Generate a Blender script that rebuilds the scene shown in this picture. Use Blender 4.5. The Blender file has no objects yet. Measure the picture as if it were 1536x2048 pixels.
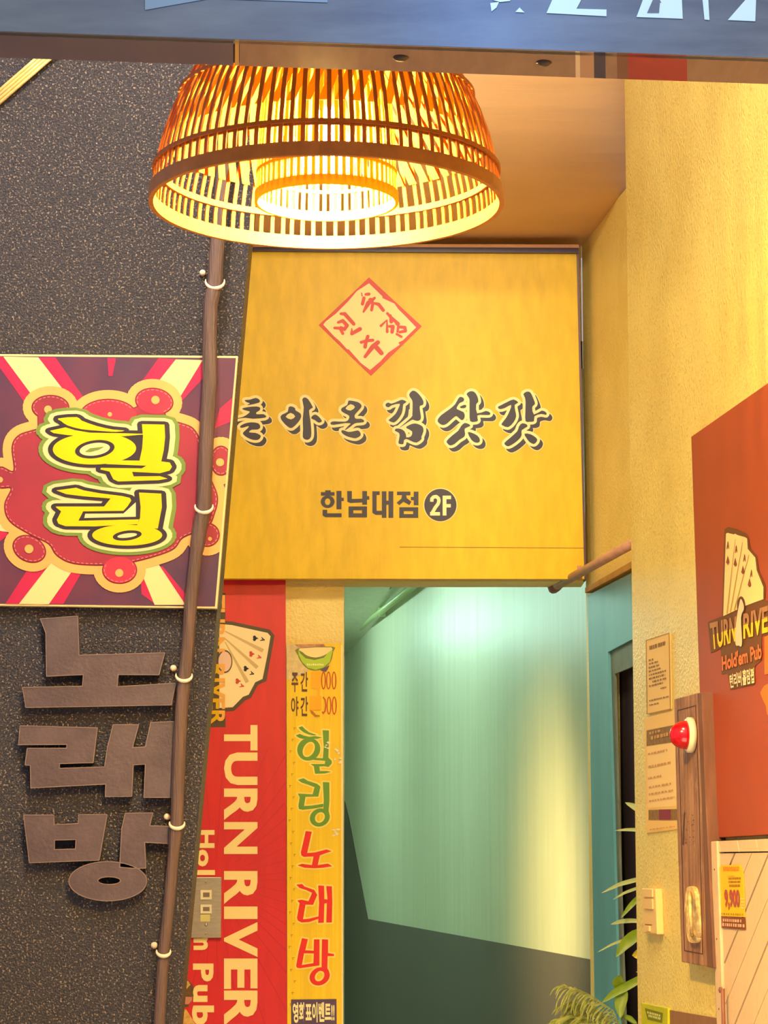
import bpy, bmesh, math, random
from mathutils import Vector, Matrix
from mathutils.geometry import tessellate_polygon, delaunay_2d_cdt
random.seed(7)
scene = bpy.context.scene
COL = scene.collection

# ------------------------------------------------------------------ camera
F = 5000.0
PITCH = math.atan(731.0 / F)
CAM = Vector((0, 0, 1.5))
cp, sp = math.cos(PITCH), math.sin(PITCH)

def ray(px, py):
    u = (px - 768.0) / F
    v = -(py - 1024.0) / F
    return Vector((u, cp - v * sp, sp + v * cp))

def atY(px, py, Y):
    r = ray(px, py)
    return CAM + r * (Y / r.y)

def atZ(px, py, z):
    r = ray(px, py)
    return CAM + r * ((z - CAM.z) / r.z)

class Plane:
    def __init__(self, p, n):
        self.p = Vector(p); self.n = Vector(n).normalized()
    def at(self, px, py, off=0.0):
        r = ray(px, py)
        p = self.p + self.n * off
        return CAM + r * ((p - CAM).dot(self.n) / r.dot(self.n))

def front_plane(Y):
    return Plane((0, Y, 0), (0, -1, 0))

cam = bpy.data.cameras.new('camera')
cam.sensor_fit = 'HORIZONTAL'
cam.sensor_width = 36.0
cam.lens = 36.0 * F / 1536.0
cam.clip_start = 0.05
cam.clip_end = 200
camo = bpy.data.objects.new('camera', cam)
camo.location = CAM
camo.rotation_euler = (math.pi / 2 + PITCH, 0, 0)
COL.objects.link(camo)
scene.camera = camo

# ------------------------------------------------------------------ materials
def lin(c):
    c = c / 255.0
    return c / 12.92 if c <= 0.04045 else ((c + 0.055) / 1.055) ** 2.4

def rgb(*c):
    return (lin(c[0]), lin(c[1]), lin(c[2]), 1.0)

MATS = {}
def mat(name, c, rough=0.6, metal=0.0, spec=0.4, var=0.0, vscale=8.0, stretch=(1, 1, 1), bump=0.0,
        bscale=60.0, bstretch=(1, 1, 1), c2=None, emit=None, estr=1.0, trans=0.0, coat=0.0, speck=0.0, sscale=200.0, sc=(220, 200, 170)):
    if name in MATS:
        return MATS[name]
    m = bpy.data.materials.new(name)
    m.use_nodes = True
    nt = m.node_tree
    N = nt.nodes; L = nt.links
    b = N['Principled BSDF']
    b.inputs['Roughness'].default_value = rough
    b.inputs['Metallic'].default_value = metal
    b.inputs['Specular IOR Level'].default_value = spec
    if coat:
        b.inputs['Coat Weight'].default_value = coat
        b.inputs['Coat Roughness'].default_value = 0.25
    col = rgb(*c)
    b.inputs['Base Color'].default_value = col
    tc = N.new('ShaderNodeTexCoord')
    src = None
    if var or c2:
        mp = N.new('ShaderNodeMapping'); mp.inputs['Scale'].default_value = stretch
        L.new(tc.outputs['Object'], mp.inputs['Vector'])
        nz = N.new('ShaderNodeTexNoise'); nz.inputs['Scale'].default_value = vscale
        nz.inputs['Detail'].default_value = 6; nz.inputs['Roughness'].default_value = 0.6
        L.new(mp.outputs['Vector'], nz.inputs['Vector'])
        cr = N.new('ShaderNodeValToRGB')
        cr.color_ramp.elements[0].position = 0.35; cr.color_ramp.elements[1].position = 0.65
        if c2:
            a, d = rgb(*c2), col
        else:
            a = tuple(x * (1 - var) for x in col[:3]) + (1,)
            d = tuple(min(1, x * (1 + var * 0.5)) for x in col[:3]) + (1,)
        cr.color_ramp.elements[0].color = a; cr.color_ramp.elements[1].color = d
        L.new(nz.outputs['Fac'], cr.inputs['Fac'])
        src = cr.outputs['Color']
    if speck:
        nz = N.new('ShaderNodeTexNoise'); nz.inputs['Scale'].default_value = sscale
        nz.inputs['Detail'].default_value = 2
        L.new(tc.outputs['Object'], nz.inputs['Vector'])
        cr = N.new('ShaderNodeValToRGB')
        cr.color_ramp.elements[0].position = 0.57; cr.color_ramp.elements[1].position = 0.70
        cr.color_ramp.elements[0].color = (0, 0, 0, 1); cr.color_ramp.elements[1].color = (speck, speck, speck, 1)
        L.new(nz.outputs['Fac'], cr.inputs['Fac'])
        mx = N.new('ShaderNodeMix'); mx.data_type = 'RGBA'
        mx.inputs[6].default_value = col; mx.inputs[7].default_value = rgb(*sc)
        if src: L.new(src, mx.inputs[6])
        L.new(cr.outputs['Color'], mx.inputs[0])
        src = mx.outputs[2]
    if src:
        L.new(src, b.inputs['Base Color'])
    if bump:
        mp = N.new('ShaderNodeMapping'); mp.inputs['Scale'].default_value = bstretch
        L.new(tc.outputs['Object'], mp.inputs['Vector'])
        nz = N.new('ShaderNodeTexNoise'); nz.inputs['Scale'].default_value = bscale
        nz.inputs['Detail'].default_value = 5
        L.new(mp.outputs['Vector'], nz.inputs['Vector'])
        bp = N.new('ShaderNodeBump'); bp.inputs['Strength'].default_value = min(1.0, bump)
        bp.inputs['Distance'].default_value = 0.01
        L.new(nz.outputs['Fac'], bp.inputs['Height'])
        L.new(bp.outputs['Normal'], b.inputs['Normal'])
    if emit:
        b.inputs['Emission Color'].default_value = rgb(*emit)
        b.inputs['Emission Strength'].default_value = estr
    if trans:
        tr = N.new('ShaderNodeBsdfTranslucent')
        tr.inputs['Color'].default_value = col
        ms = N.new('ShaderNodeMixShader'); ms.inputs[0].default_value = trans
        L.new(b.outputs[0], ms.inputs[1]); L.new(tr.outputs[0], ms.inputs[2])
        L.new(ms.outputs[0], N['Material Output'].inputs['Surface'])
    MATS[name] = m
    return m

# ------------------------------------------------------------------ object helpers
def tag(o, label=None, cat=None, group=None, kind=None):
    if label: o['label'] = label
    if cat: o['category'] = cat
    if group: o['group'] = group
    if kind: o['kind'] = kind
    return o

def empty(name, loc, label, cat, group=None):
    o = bpy.data.objects.new(name, None)
    o.empty_display_size = 0.05
    o.location = loc
    COL.objects.link(o)
    return tag(o, label, cat, group)

def mesh_obj(name, verts, faces, m, parent=None, smooth=False):
    """world-space geometry; local origin at the geometry's lowest centre, parented without moving"""
    if not verts:
        verts = [Vector((0, 0, 0))]
    xs = [v[0] for v in verts]; ys = [v[1] for v in verts]; zs = [v[2] for v in verts]
    o0 = Vector(((min(xs) + max(xs)) / 2, (min(ys) + max(ys)) / 2, min(zs)))
    me = bpy.data.meshes.new(name)
    me.from_pydata([tuple(Vector(v) - o0) for v in verts], [], faces)
    me.materials.append(m)
    if smooth:
        for p in me.polygons: p.use_smooth = True
    me.update()
    o = bpy.data.objects.new(name, me)
    COL.objects.link(o)
    if parent is not None:
        o.parent = parent
        base = Vector(parent.location)
        q = parent.parent
        while q is not None:
            base += Vector(q.location); q = q.parent
        o.location = o0 - base
    else:
        o.location = o0
    return o

def tess(loops):
    """triangles of a polygon with holes, 2D px loops"""
    vs = [Vector((x, y, 0)) for lp in loops for x, y in lp]
    tris = tessellate_polygon([[Vector((x, y, 0)) for x, y in lp] for lp in loops])
    return [tuple((vs[i].x, vs[i].y) for i in t) for t in tris]

def slab(name, loops, plane, thick, m, parent=None, off=0.0, bevel=0.0):
    """a solid plate: its front face is traced in the plane at off+thick; thickness runs back along the normal"""
    if not isinstance(loops[0][0], (tuple, list)):
        loops = [loops]
    front = [[plane.at(x, y, off + thick) for x, y in lp] for lp in loops]
    return slab3(name, front, plane.n, thick, m, parent, bevel)

def slab3(name, front, n, thick, m, parent=None, bevel=0.0):
    if not isinstance(front[0], list):
        front = [front]
    n = Vector(n).normalized()
    # local 2D frame
    ref = Vector((0, 0, 1)) if abs(n.z) < 0.9 else Vector((1, 0, 0))
    ax = ref.cross(n).normalized(); ay = n.cross(ax)
    flat = [p for lp in front for p in lp]
    tris = tessellate_polygon([[Vector((p.dot(ax), p.dot(ay), 0)) for p in lp] for lp in front])
    k = len(flat)
    verts = flat + [p - n * thick for p in flat]
    faces = []
    for t in tris:
        a, b, c = (flat[i] for i in t)
        if (b - a).cross(c - a).dot(n) < 0: t = (t[0], t[2], t[1])
        faces.append(tuple(t)); faces.append((t[2] + k, t[1] + k, t[0] + k))
    i0 = 0
    for lp in front:
        L_ = len(lp)
        for i in range(L_):
            a, b = i0 + i, i0 + (i + 1) % L_
            faces.append((a, a + k, b + k, b))
        i0 += L_
    o = mesh_obj(name, verts, faces, m, parent)
    bm = bmesh.new(); bm.from_mesh(o.data)
    bmesh.ops.recalc_face_normals(bm, faces=bm.faces)
    bm.to_mesh(o.data); bm.free()
    if bevel:
        md = o.modifiers.new('bevel', 'BEVEL'); md.width = bevel; md.segments = 2; md.limit_method = 'ANGLE'
    return o

def box(name, lo, hi, m, parent=None, bevel=0.0):
    x0, y0, z0 = lo; x1, y1, z1 = hi
    v = [Vector(c) for c in ((x0, y0, z0), (x1, y0, z0), (x1, y1, z0), (x0, y1, z0), (x0, y0, z1), (x1, y0, z1), (x1, y1, z1), (x0, y1, z1))]
    f = [(0, 3, 2, 1), (4, 5, 6, 7), (0, 1, 5, 4), (1, 2, 6, 5), (2, 3, 7, 6), (3, 0, 4, 7)]
    o = mesh_obj(name, v, f, m, parent)
    if bevel:
        md = o.modifiers.new('bevel', 'BEVEL'); md.width = bevel; md.segments = 2
    return o

def tube_geo(pts, rad, seg=10, closed=False, cap=True):
    """verts, faces of a tube through world points; rad number or list"""
    n = len(pts); V = []; Fc = []
    if not hasattr(rad, '__len__'): rad = [rad] * n
    up = None
    for i in range(n):
        if closed:
            t = (pts[(i + 1) % n] - pts[i - 1]).normalized()
        else:
            t = (pts[min(i + 1, n - 1)] - pts[max(i - 1, 0)]).normalized()
        if up is None:
            up = Vector((0, 0, 1)) if abs(t.z) < 0.9 else Vector((0, 1, 0))
        a = t.cross(up).normalized(); b = a.cross(t).normalized(); up = b
        for j in range(seg):
            an = 2 * math.pi * j / seg
            V.append(pts[i] + (a * math.cos(an) + b * math.sin(an)) * rad[i])
    rn = n if closed else n - 1
    for i in range(rn):
        for j in range(seg):
            a0 = i * seg + j; a1 = i * seg + (j + 1) % seg
            b0 = ((i + 1) % n) * seg + j; b1 = ((i + 1) % n) * seg + (j + 1) % seg
            Fc.append((a0, a1, b1, b0))
    if cap and not closed:
        Fc.append(tuple(range(seg))[::-1]); Fc.append(tuple((n - 1) * seg + j for j in range(seg)))
    return V, Fc

def tube(name, pts, rad, m, parent=None, seg=10, closed=False):
    V, Fc = tube_geo(pts, rad, seg, closed)
    return mesh_obj(name, V, Fc, m, parent, smooth=True)

def join_geo(lst):
    V = []; Fc = []
    for v, f in lst:
        k = len(V); V += v; Fc += [tuple(i + k for i in ff) for ff in f]
    return V, Fc

def lathe(name, prof, c, axis, m, parent=None, seg=32):
    """prof: (r, h) along axis from world point c"""
    axis = Vector(axis).normalized()
    ref = Vector((0, 0, 1)) if abs(axis.z) < 0.9 else Vector((1, 0, 0))
    a = ref.cross(axis).normalized(); b = axis.cross(a)
    V = []; Fc = []
    for r, h in prof:
        for j in range(seg):
            an = 2 * math.pi * j / seg
            V.append(Vector(c) + axis * h + (a * math.cos(an) + b * math.sin(an)) * r)
    for i in range(len(prof) - 1):
        for j in range(seg):
            Fc.append((i * seg + j, i * seg + (j + 1) % seg, (i + 1) * seg + (j + 1) % seg, (i + 1) * seg + j))
    Fc.append(tuple(range(seg))[::-1]); Fc.append(tuple((len(prof) - 1) * seg + j for j in range(seg)))
    return mesh_obj(name, V, Fc, m, parent, smooth=True)

# ------------------------------------------------------------------ flat print (vinyl, paint) on a sign face
def T(pts, ox, oy, s):
    return [(ox + p[0] / s, oy + p[1] / s) + ((p[2] / s,) if len(p) > 2 else ()) for p in pts]

def ell(cx, cy, rx, ry, rot=0, n=36):
    r = math.radians(rot); out = []
    for i in range(n):
        a = 2 * math.pi * i / n
        x = rx * math.cos(a); y = ry * math.sin(a)
        out.append((cx + x * math.cos(r) - y * math.sin(r), cy + x * math.sin(r) + y * math.cos(r)))
    return out

def rect(x0, y0, x1, y1):
    return [(x0, y0), (x1, y0), (x1, y1), (x0, y1)]

def smooth2(pts, k=4):
    """closed Catmull-Rom"""
    n = len(pts); out = []
    for i in range(n):
        p0, p1, p2, p3 = pts[i - 1], pts[i], pts[(i + 1) % n], pts[(i + 2) % n]
        for j in range(k):
            t = j / k
            out.append(tuple(0.5 * (2 * p1[c] + (p2[c] - p0[c]) * t + (2 * p0[c] - 5 * p1[c] + 4 * p2[c] - p3[c]) * t * t
                                    + (3 * p1[c] - p0[c] - 3 * p2[c] + p3[c]) * t ** 3) for c in (0, 1)))
    return out

def clip_tri(poly, clip):
    """Sutherland-Hodgman against convex clip polygon"""
    area = sum(clip[i][0] * clip[(i + 1) % len(clip)][1] - clip[(i + 1) % len(clip)][0] * clip[i][1] for i in range(len(clip)))
    sg = 1 if area > 0 else -1
    for i in range(len(clip)):
        a = clip[i]; b = clip[(i + 1) % len(clip)]
        def side(p): return sg * ((b[0] - a[0]) * (p[1] - a[1]) - (b[1] - a[1]) * (p[0] - a[0]))
        out = []
        for j in range(len(poly)):
            p = poly[j]; q = poly[(j + 1) % len(poly)]
            sp_, sq = side(p), side(q)
            if sp_ >= 0: out.append(p)
            if (sp_ >= 0) != (sq >= 0):
                t = sp_ / (sp_ - sq)
                out.append((p[0] + (q[0] - p[0]) * t, p[1] + (q[1] - p[1]) * t))
        poly = out
        if len(poly) < 3: return None
    return poly

class Ink:
    """collects flat shapes in photo pixels, then lays them on a plane"""
    def __init__(self): self.t = []
    def poly(self, *loops):
        self.t += tess([list(l) for l in loops]); return self
    def dot(self, x, y, r, n=14):
        self.t.append(tuple(ell(x, y, r, r, 0, n))); return self
    def stroke(self, pts, w=None, cap=True, closed=False):
        P = [(p[0], p[1], (p[2] if len(p) > 2 else w)) for p in pts]
        n = len(P)
        for i in range(n if closed else n - 1):
            a = P[i]; b = P[(i + 1) % n]
            dx, dy = b[0] - a[0], b[1] - a[1]; l = math.hypot(dx, dy) or 1e-6
            nx, ny = -dy / l, dx / l
            q = [(a[0] + nx * a[2] / 2, a[1] + ny * a[2] / 2), (b[0] + nx * b[2] / 2, b[1] + ny * b[2] / 2),
                 (b[0] - nx * b[2] / 2, b[1] - ny * b[2] / 2), (a[0] - nx * a[2] / 2, a[1] - ny * a[2] / 2)]
            self.t.append(tuple(q))
        for i, p in enumerate(P):
            if cap or 0 < i < n - 1 or closed: self.dot(p[0], p[1], p[2] / 2, 10)
        return self
    def grow(self, shapes, r, ky=1.0):
        """shapes: list of loop-lists; fill plus a rim of radius r (ky squeezes the rim vertically)"""
        if ky != 1.0:
            k = Ink().grow([[[(x, y / ky) for x, y in lp] for lp in loops] for loops in shapes], r)
            self.t += [tuple((x, y * ky) for x, y in t) for t in k.t]
            return self
        for loops in shapes:
            self.poly(*loops)
            for lp in loops:
                n = len(lp)
                for i in range(n):
                    a = lp[i]; b = lp[(i + 1) % n]
                    th = math.atan2(b[1] - a[1], b[0] - a[0])
                    c = [(b[0] + r * math.cos(th + q), b[1] + r * math.sin(th + q)) for q in (-1.571, -0.785, 0, 0.785, 1.571)]
                    c += [(a[0] + r * math.cos(th + q), a[1] + r * math.sin(th + q)) for q in (1.571, 2.356, 3.142, 3.927, 4.712)]
                    self.t.append(tuple(c))
        return self
    def shift(self, dx, dy):
        self.t = [tuple((x + dx, y + dy) for x, y in t) for t in self.t]; return self
    def clip(self, c):
        out = []
        for t in self.t:
            p = clip_tri(list(t), c)
            if p: out.append(tuple(p))
        self.t = out; return self
    def lay(self, name, plane, off, m, parent, label=None):
        vin = []; fin = []
        for t in self.t:
            ar = sum(t[i][0] * t[(i + 1) % len(t)][1] - t[(i + 1) % len(t)][0] * t[i][1] for i in range(len(t)))
            if abs(ar) < 1e-4: continue
            if ar < 0: t = t[::-1]
            k = len(vin); vin += [Vector((p[0], p[1])) for p in t]; fin.append(list(range(k, k + len(t))))
        vo, _, fo, _, _, og = delaunay_2d_cdt(vin, [], fin, 0, 1e-3, True)      # union: no overlapping faces
        fs = [tuple(f)[::-1] for f, g_ in zip(fo, og) if g_]
        groups = [fs]
        if name in SPLIT:                       # separate printed pieces become parts of their own
            par = {}
            def find(i):
                while par.setdefault(i, i) != i: i = par[i]
                return i
            for f in fs:
                for i in f[1:]: par[find(i)] = find(f[0])
            d = {}
            for f in fs: d.setdefault(find(f[0]), []).append(f)
            groups = list(d.values()); name = SPLIT[name]
        for fs in groups:
            used = sorted({i for f in fs for i in f}); mp = {i: k for k, i in enumerate(used)}
            o = mesh_obj(name, [plane.at(vo[i][0], vo[i][1], off) for i in used], [tuple(mp[i] for i in f) for f in fs], m, parent)
            if label: o['label'] = label
        return o

SPLIT = {'crimson_rays': 'crimson_ray', 'cream_rays': 'cream_ray', 'bright_patches': 'bright_patch', 'button_dots': 'button_dot', 'orange_shapes': 'orange_shape',
         'paper_patch': 'paper_patch', 'dark_bands': 'dark_band', 'lit_letter_feet': 'lit_letter_foot', 'price_zeros': 'price_zero', 'main_lettering': 'main_letter',
         'side_lettering': 'side_letter', 'branch_lettering': 'branch_letter_stroke', 'green_lettering': 'green_letter_stroke', 'red_lettering': 'red_letter_stroke',
         'seal_lettering': 'seal_stroke', 'card_folds': 'card_fold', 'floor_number': 'floor_digit', 'picture_gold': 'picture_patch', 'brush_letter': 'brush_stroke',
         'panel_groove': 'panel_groove', 'letter_counters': 'letter_counter', 'green_print_mark': 'green_print_mark', 'logo_lettering_upper': 'logo_letter_top', 'logo_lettering_lower': 'logo_letter_foot',
         'hours_lettering': 'hours_stroke', 'pub_lettering': 'pub_letter', 'korean_lettering': 'korean_letter_stroke', 'price_lettering': 'price_digit', 'card_pips': 'card_pip', 'black_pips': 'black_pip', 'red_pips': 'red_pip', 'label_lettering': 'label_stroke'}

_tx = {}
def text_tris(s, bold=0.0, sp_=1.0):
    """triangles of a string in its own unit box (x right, y down)"""
    key = (s, bold, sp_)
    if key in _tx: return _tx[key]
    cu = bpy.data.curves.new('t', 'FONT'); cu.body = s; cu.size = 1.0; cu.offset = bold; cu.space_character = sp_
    cu.resolution_u = 3
    ob = bpy.data.objects.new('t', cu); COL.objects.link(ob)
    bpy.context.view_layer.update()
    dg = bpy.context.evaluated_depsgraph_get()
    me = bpy.data.meshes.new_from_object(ob.evaluated_get(dg))
    me.calc_loop_triangles()
    vs = [v.co.copy() for v in me.vertices]
    tr = [tuple(t.vertices) for t in me.loop_triangles]
    bpy.data.objects.remove(ob); bpy.data.curves.remove(cu); bpy.data.meshes.remove(me)
    x0 = min(v.x for v in vs); x1 = max(v.x for v in vs); y0 = min(v.y for v in vs); y1 = max(v.y for v in vs)
    res = [tuple(((vs[i].x - x0) / (x1 - x0), 1 - (vs[i].y - y0) / (y1 - y0)) for i in t) for t in tr]
    _tx[key] = res
    return res

def text(ink, s, quad, bold=0.0, vmin=None, vmax=None, sp_=1.0):
    """quad: TL, TR, BR, BL in photo pixels"""
    tl, tr, br, bl = quad
    for t in text_tris(s, bold, sp_):
        poly = list(t)
        if vmin is not None: poly = clip_tri(poly, [(-9, vmin), (9, vmin), (9, vmax), (-9, vmax)])
        if not poly: continue
        q = []
        for u, v in poly:
            q.append(tuple((tl[c] * (1 - u) + tr[c] * u) * (1 - v) + (bl[c] * (1 - u) + br[c] * u) * v for c in (0, 1)))
        for i in range(1, len(q) - 1): ink.t.append((q[0], q[i], q[i + 1]))
    return ink

def struct(o):
    o['kind'] = 'structure'
    return o

# ------------------------------------------------------------------ palette
M_BLACK = mat('black_sparkle_plaster', (42, 40, 47), rough=0.36, spec=0.6, bump=0.9, bscale=230, speck=0.55, sscale=215, sc=(190, 165, 135), var=0.10, vscale=3)
M_SOFFIT = mat('peach_glare_board', (232, 190, 142), rough=0.55, var=0.08, vscale=2.0, stretch=(0.6, 1, 9), bump=0.1, bscale=14, bstretch=(0.3, 1, 6))  # pinkish glare over the soffit put into this peach base
M_YEL = mat('yellow_plaster', (248, 220, 122), rough=0.38, spec=0.5, var=0.10, vscale=5, bump=0.35, bscale=120, c2=(236, 206, 108))
M_YELR = mat('yellow_plaster_coarse', (254, 228, 128), rough=0.34, spec=0.5, var=0.1, vscale=3, bump=0.42, bscale=130, c2=(240, 210, 112), speck=0.35, sscale=130, sc=(150, 112, 50))
M_CREAM = mat('cream_gloss_wall', (218, 220, 192), rough=0.36, spec=0.6, var=0.07, vscale=2.5, stretch=(5, 5, 0.35), bump=0.8, bscale=3.2, bstretch=(5, 1.6, 0.10))
M_WAIN = mat('dark_grey_wainscot', (98, 88, 84), rough=0.5, var=0.1, vscale=60)
M_BROWNW = mat('brown_wainscot', (150, 105, 70), rough=0.5, var=0.15, vscale=20)
M_TEAL = mat('teal_paint', (88, 154, 160), rough=0.4, spec=0.5, var=0.12, vscale=4, stretch=(3, 3, 0.6))
M_TEALG = mat('grey_green_paint', (104, 112, 90), rough=0.55, var=0.25, vscale=14)
M_DARK = mat('dark_opening', (44, 34, 42), rough=0.5, var=0.2, vscale=4)
M_FLOOR = mat('grey_floor_tile', (165, 155, 142), rough=0.5, var=0.15, vscale=6)
M_SIGNY = mat('yellow_sign_panel', (226, 184, 0), rough=0.42, spec=0.3, var=0.09, vscale=22, stretch=(1.8, 1, 0.5))
M_INK = mat('charcoal_ink', (46, 37, 46), rough=0.45)
M_PALE = mat('pale_cream_ink', (255, 226, 150), rough=0.45)
M_RED = mat('red_ink', (214, 56, 36), rough=0.45)
M_BRASS = mat('brown_metal_edge', (84, 62, 66), rough=0.35, metal=0.4)
M_PINKTRIM = mat('pale_trim', (222, 176, 140), rough=0.4)

# ------------------------------------------------------------------ the setting
PF = front_plane(7.0)
Z_CEIL = atY(1000, 492, 7.0).z            # low board soffit over the sign
Z_TOP = 4.3

# right pillar wall
vr = ray(45, 1755); DR = Vector((vr.x / vr.y, 1, 0)).normalized()       # runs away from the viewer
NR = Vector((-DR.y, DR.x, 0)).normalized()                              # faces left
PR = Plane(atY(1264, 1200, 6.1), NR)
P1 = Plane(atY(1172, 1190, 7.0), NR)

def wall_poly(name, plane, ya, yb, z0, z1, thick, m, loops=None):
    """vertical wall rectangle in a plane between two world Y values"""
    def pt(Y, z):
        p = plane.p; d = Vector((-plane.n.y, plane.n.x, 0)); 
        if d.y < 0: d = -d
        k = (Y - p.y) / d.y
        return Vector((p.x + d.x * k, Y, z))
    if loops is None:
        loops = [[pt(ya, z0), pt(yb, z0), pt(yb, z1), pt(ya, z1)]]
    else:
        loops = [[pt(y, z) for y, z in lp] for lp in loops]
    return struct(slab3(name, loops, plane.n, thick, m))

wall_poly('wall_right', PR, 2.6, 6.1, 0.0, Z_TOP, 0.22, M_YELR)

# dark board wall on the left, leaning right-hand edge
PB = front_plane(5.5)
zf = 3215
struct(slab('wall_left', [(-700, -760), (588, -760), (531, 120), (497, 500), (440, 1157), (398, 1620), (358, 2048), (248, zf), (-700, zf)], PB, 0.12, M_BLACK, off=-0.12))

# front wall: plaster pier and lintel over the corridor mouth
xl = -1.6
pier_r = atY(687, 1500, 7.0).x
z_lint = atY(900, 1163, 7.0).z
x_r1 = atY(1170, 1190, 7.0).x
fr = [Vector((xl, 7.0, 0)), Vector((pier_r, 7.0, 0)), Vector((pier_r, 7.0, z_lint)), Vector((x_r1, 7.0, z_lint)),
      Vector((x_r1, 7.0, Z_CEIL)), Vector((xl, 7.0, Z_CEIL))]
struct(slab3('wall_front', fr, (0, -1, 0), 0.14, M_YEL))

# alcove side wall with its doorway
def edge_on(plane, px, py, off=0.0):
    return plane.at(px, py, off)
do = P1.at(1224, 1340)
wall_poly('wall_alcove', P1, 0, 0, 0, 0, 0.02, M_YEL,
          loops=[[(5.75, do.z), (5.75, Z_CEIL + 0.02), (7.0, Z_CEIL + 0.02), (7.0, 0), (do.y, 0), (do.y, do.z)]])

# low soffit and the fascia above it
Y_F = 6.08
xfr = atY(1258, 600, 6.1).x
cove = [(7.14, 0.0), (7.0, 0.0), (6.75, 0.005), (6.55, 0.02), (6.40, 0.055), (6.28, 0.11), (6.18, 0.20), (6.11, 0.33), (6.07, 0.52), (6.06, Z_TOP - Z_CEIL)]
V = []; Fc = []
for y_, dz_ in cove:
    for x_ in (xl, xfr + 0.18): V.append(Vector((x_, y_, Z_CEIL + dz_)))
for y_, dz_ in cove:
    for x_ in (xl, xfr + 0.18): V.append(Vector((x_, min(y_ + 0.04, 7.14), min(Z_CEIL + dz_ + 0.05, Z_TOP))))
nc = len(cove)
for i in range(nc - 1):
    a0 = 2 * i; Fc.append((a0, a0 + 1, a0 + 3, a0 + 2))
    b0 = 2 * nc + 2 * i; Fc.append((b0, b0 + 2, b0 + 3, b0 + 1))
    Fc.append((a0, a0 + 2, b0 + 2, b0)); Fc.append((a0 + 1, b0 + 1, b0 + 3, a0 + 3))
struct(mesh_obj('ceiling', V, Fc, M_SOFFIT, smooth=True))
struct(box('ceiling_upper', (-1.8, 2.3, Z_TOP), (1.9, 6.2, Z_TOP + 0.08), M_SOFFIT))
struct(box('floor', (-4, -1.5, -0.1), (4, 16.5, 0.0), M_FLOOR))

# corridor
z_w = 1.5 - (1920 - 1755) / F * 7.15 * 1.011
a = atZ(1187, 1920, z_w); b_ = atZ(735, 1838, z_w)
d3 = (b_ - a); d3.z = 0; d3.normalize()
N3 = Vector((-d3.y, d3.x, 0))
if N3.x > 0: N3 = -N3
P3 = Plane(a, N3)
z_cc = (P3.at(690, 1302).z + P3.at(842, 1163).z) / 2
far = P3.at(690, 1500)
wall_poly('wall_corridor_right', P3, 7.0, far.y, 0.0, z_cc, 0.12, M_CREAM)
struct(box('wall_corridor_left', (-1.75, 7.14, 0), (-1.62, far.y, z_cc), M_CREAM))
struct(box('wall_corridor_back', (-1.75, far.y, 0), (far.x + 0.6, far.y + 0.1, z_cc), M_CREAM))
struct(box('ceiling_corridor', (-1.75, 7.0, z_cc), (1.2, far.y + 0.1, z_cc + 0.08), M_CREAM))
o = slab('trim_2', [(1192, 1921), (735, 1838), (697, 1636), (688, 1600), (688, 2900), (1192, 3000)], P3, 0.004, M_WAIN)
for v in o.data.vertices:            # the painted dado stops at the floor
    if v.co.z + o.location.z < 0.002: v.co.z = 0.002 - o.location.z
struct(o)

# corridor pipes along the ceiling corner
M_PIPEG = mat('pale_green_pipe', (170, 185, 130), rough=0.35)
pp = empty('ceiling_pipe', P3.at(770, 1225, 0.05), 'pale twin conduit running along the corridor ceiling corner behind the yellow sign', 'pipe')
tube('conduit', [P3.at(674, 1292, 0.05), P3.at(855, 1150, 0.05)], 0.017, M_PIPEG, pp)
tube('conduit', [P3.at(674, 1262, 0.09), P3.at(838, 1125, 0.09)], 0.010, M_PIPEG, pp)
for x, y in ((764, 1221), (694, 1276)):
    c = P3.at(x, y, 0.045)
    tube('clamp', [c + d3 * 0.02 + Vector((0, 0, -0.03)), c + d3 * 0.02 + Vector((0, 0, 0.03))], 0.02, M_PIPEG, pp)

# fluorescent tube up in the corridor (behind the lintel)
M_TUBE = mat('fluorescent_tube_glow', (220, 255, 235), emit=(205, 255, 240), estr=66)
tl = empty('fluorescent_light', (-0.8, 10.2, z_cc), 'fluorescent tube fitting on the corridor ceiling behind the sign', 'ceiling light')
box('housing', (-0.84, 9.2, z_cc - 0.03), (-0.76, 11.2, z_cc - 0.001), mat('white_metal', (225, 225, 215)), tl)
tube('tube', [Vector((-0.8, 9.25, z_cc - 0.055)), Vector((-0.8, 11.15, z_cc - 0.055))], 0.018, M_TUBE, tl)

t2 = empty('fluorescent_light', (-1.0, 13.4, z_cc), 'unseen second fluorescent tube added to brighten the far corridor', 'ceiling light')  # unseen extra tube, added to brighten the far corridor wall
box('housing', (-1.04, 12.4, z_cc - 0.03), (-0.96, 14.4, z_cc - 0.001), mat('white_metal', (225, 225, 215)), t2)
tube('tube', [Vector((-1.0, 12.45, z_cc - 0.055)), Vector((-1.0, 14.35, z_cc - 0.055))], 0.018, M_TUBE, t2)

# teal doorway in the alcove side wall
door = struct(slab('door_1', [(1175, 1191), (1292, 1132), (1292, 1264), (1216, 1304), (1225, 1600), (1238, 2060), (1262, 3100), (1222, 3120), (1190, 2060), (1179, 1400)], P1, 0.014, M_TEAL))
slab('door_reveal', [(1216, 1304), (1292, 1264), (1292, 1322), (1229, 1348), (1238, 1700), (1250, 2060), (1262, 2600), (1256, 2600), (1237, 2060), (1225, 1700)], P1, 0.006, M_TEALG, door, off=0.001)
slab('dark_opening_slab', [(1200, 1280), (1320, 1240), (1330, 3060), (1250, 3100)], P1, 0.03, M_DARK, door, off=-0.055)  # dark slab stands in for the unlit room beyond the doorway
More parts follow.
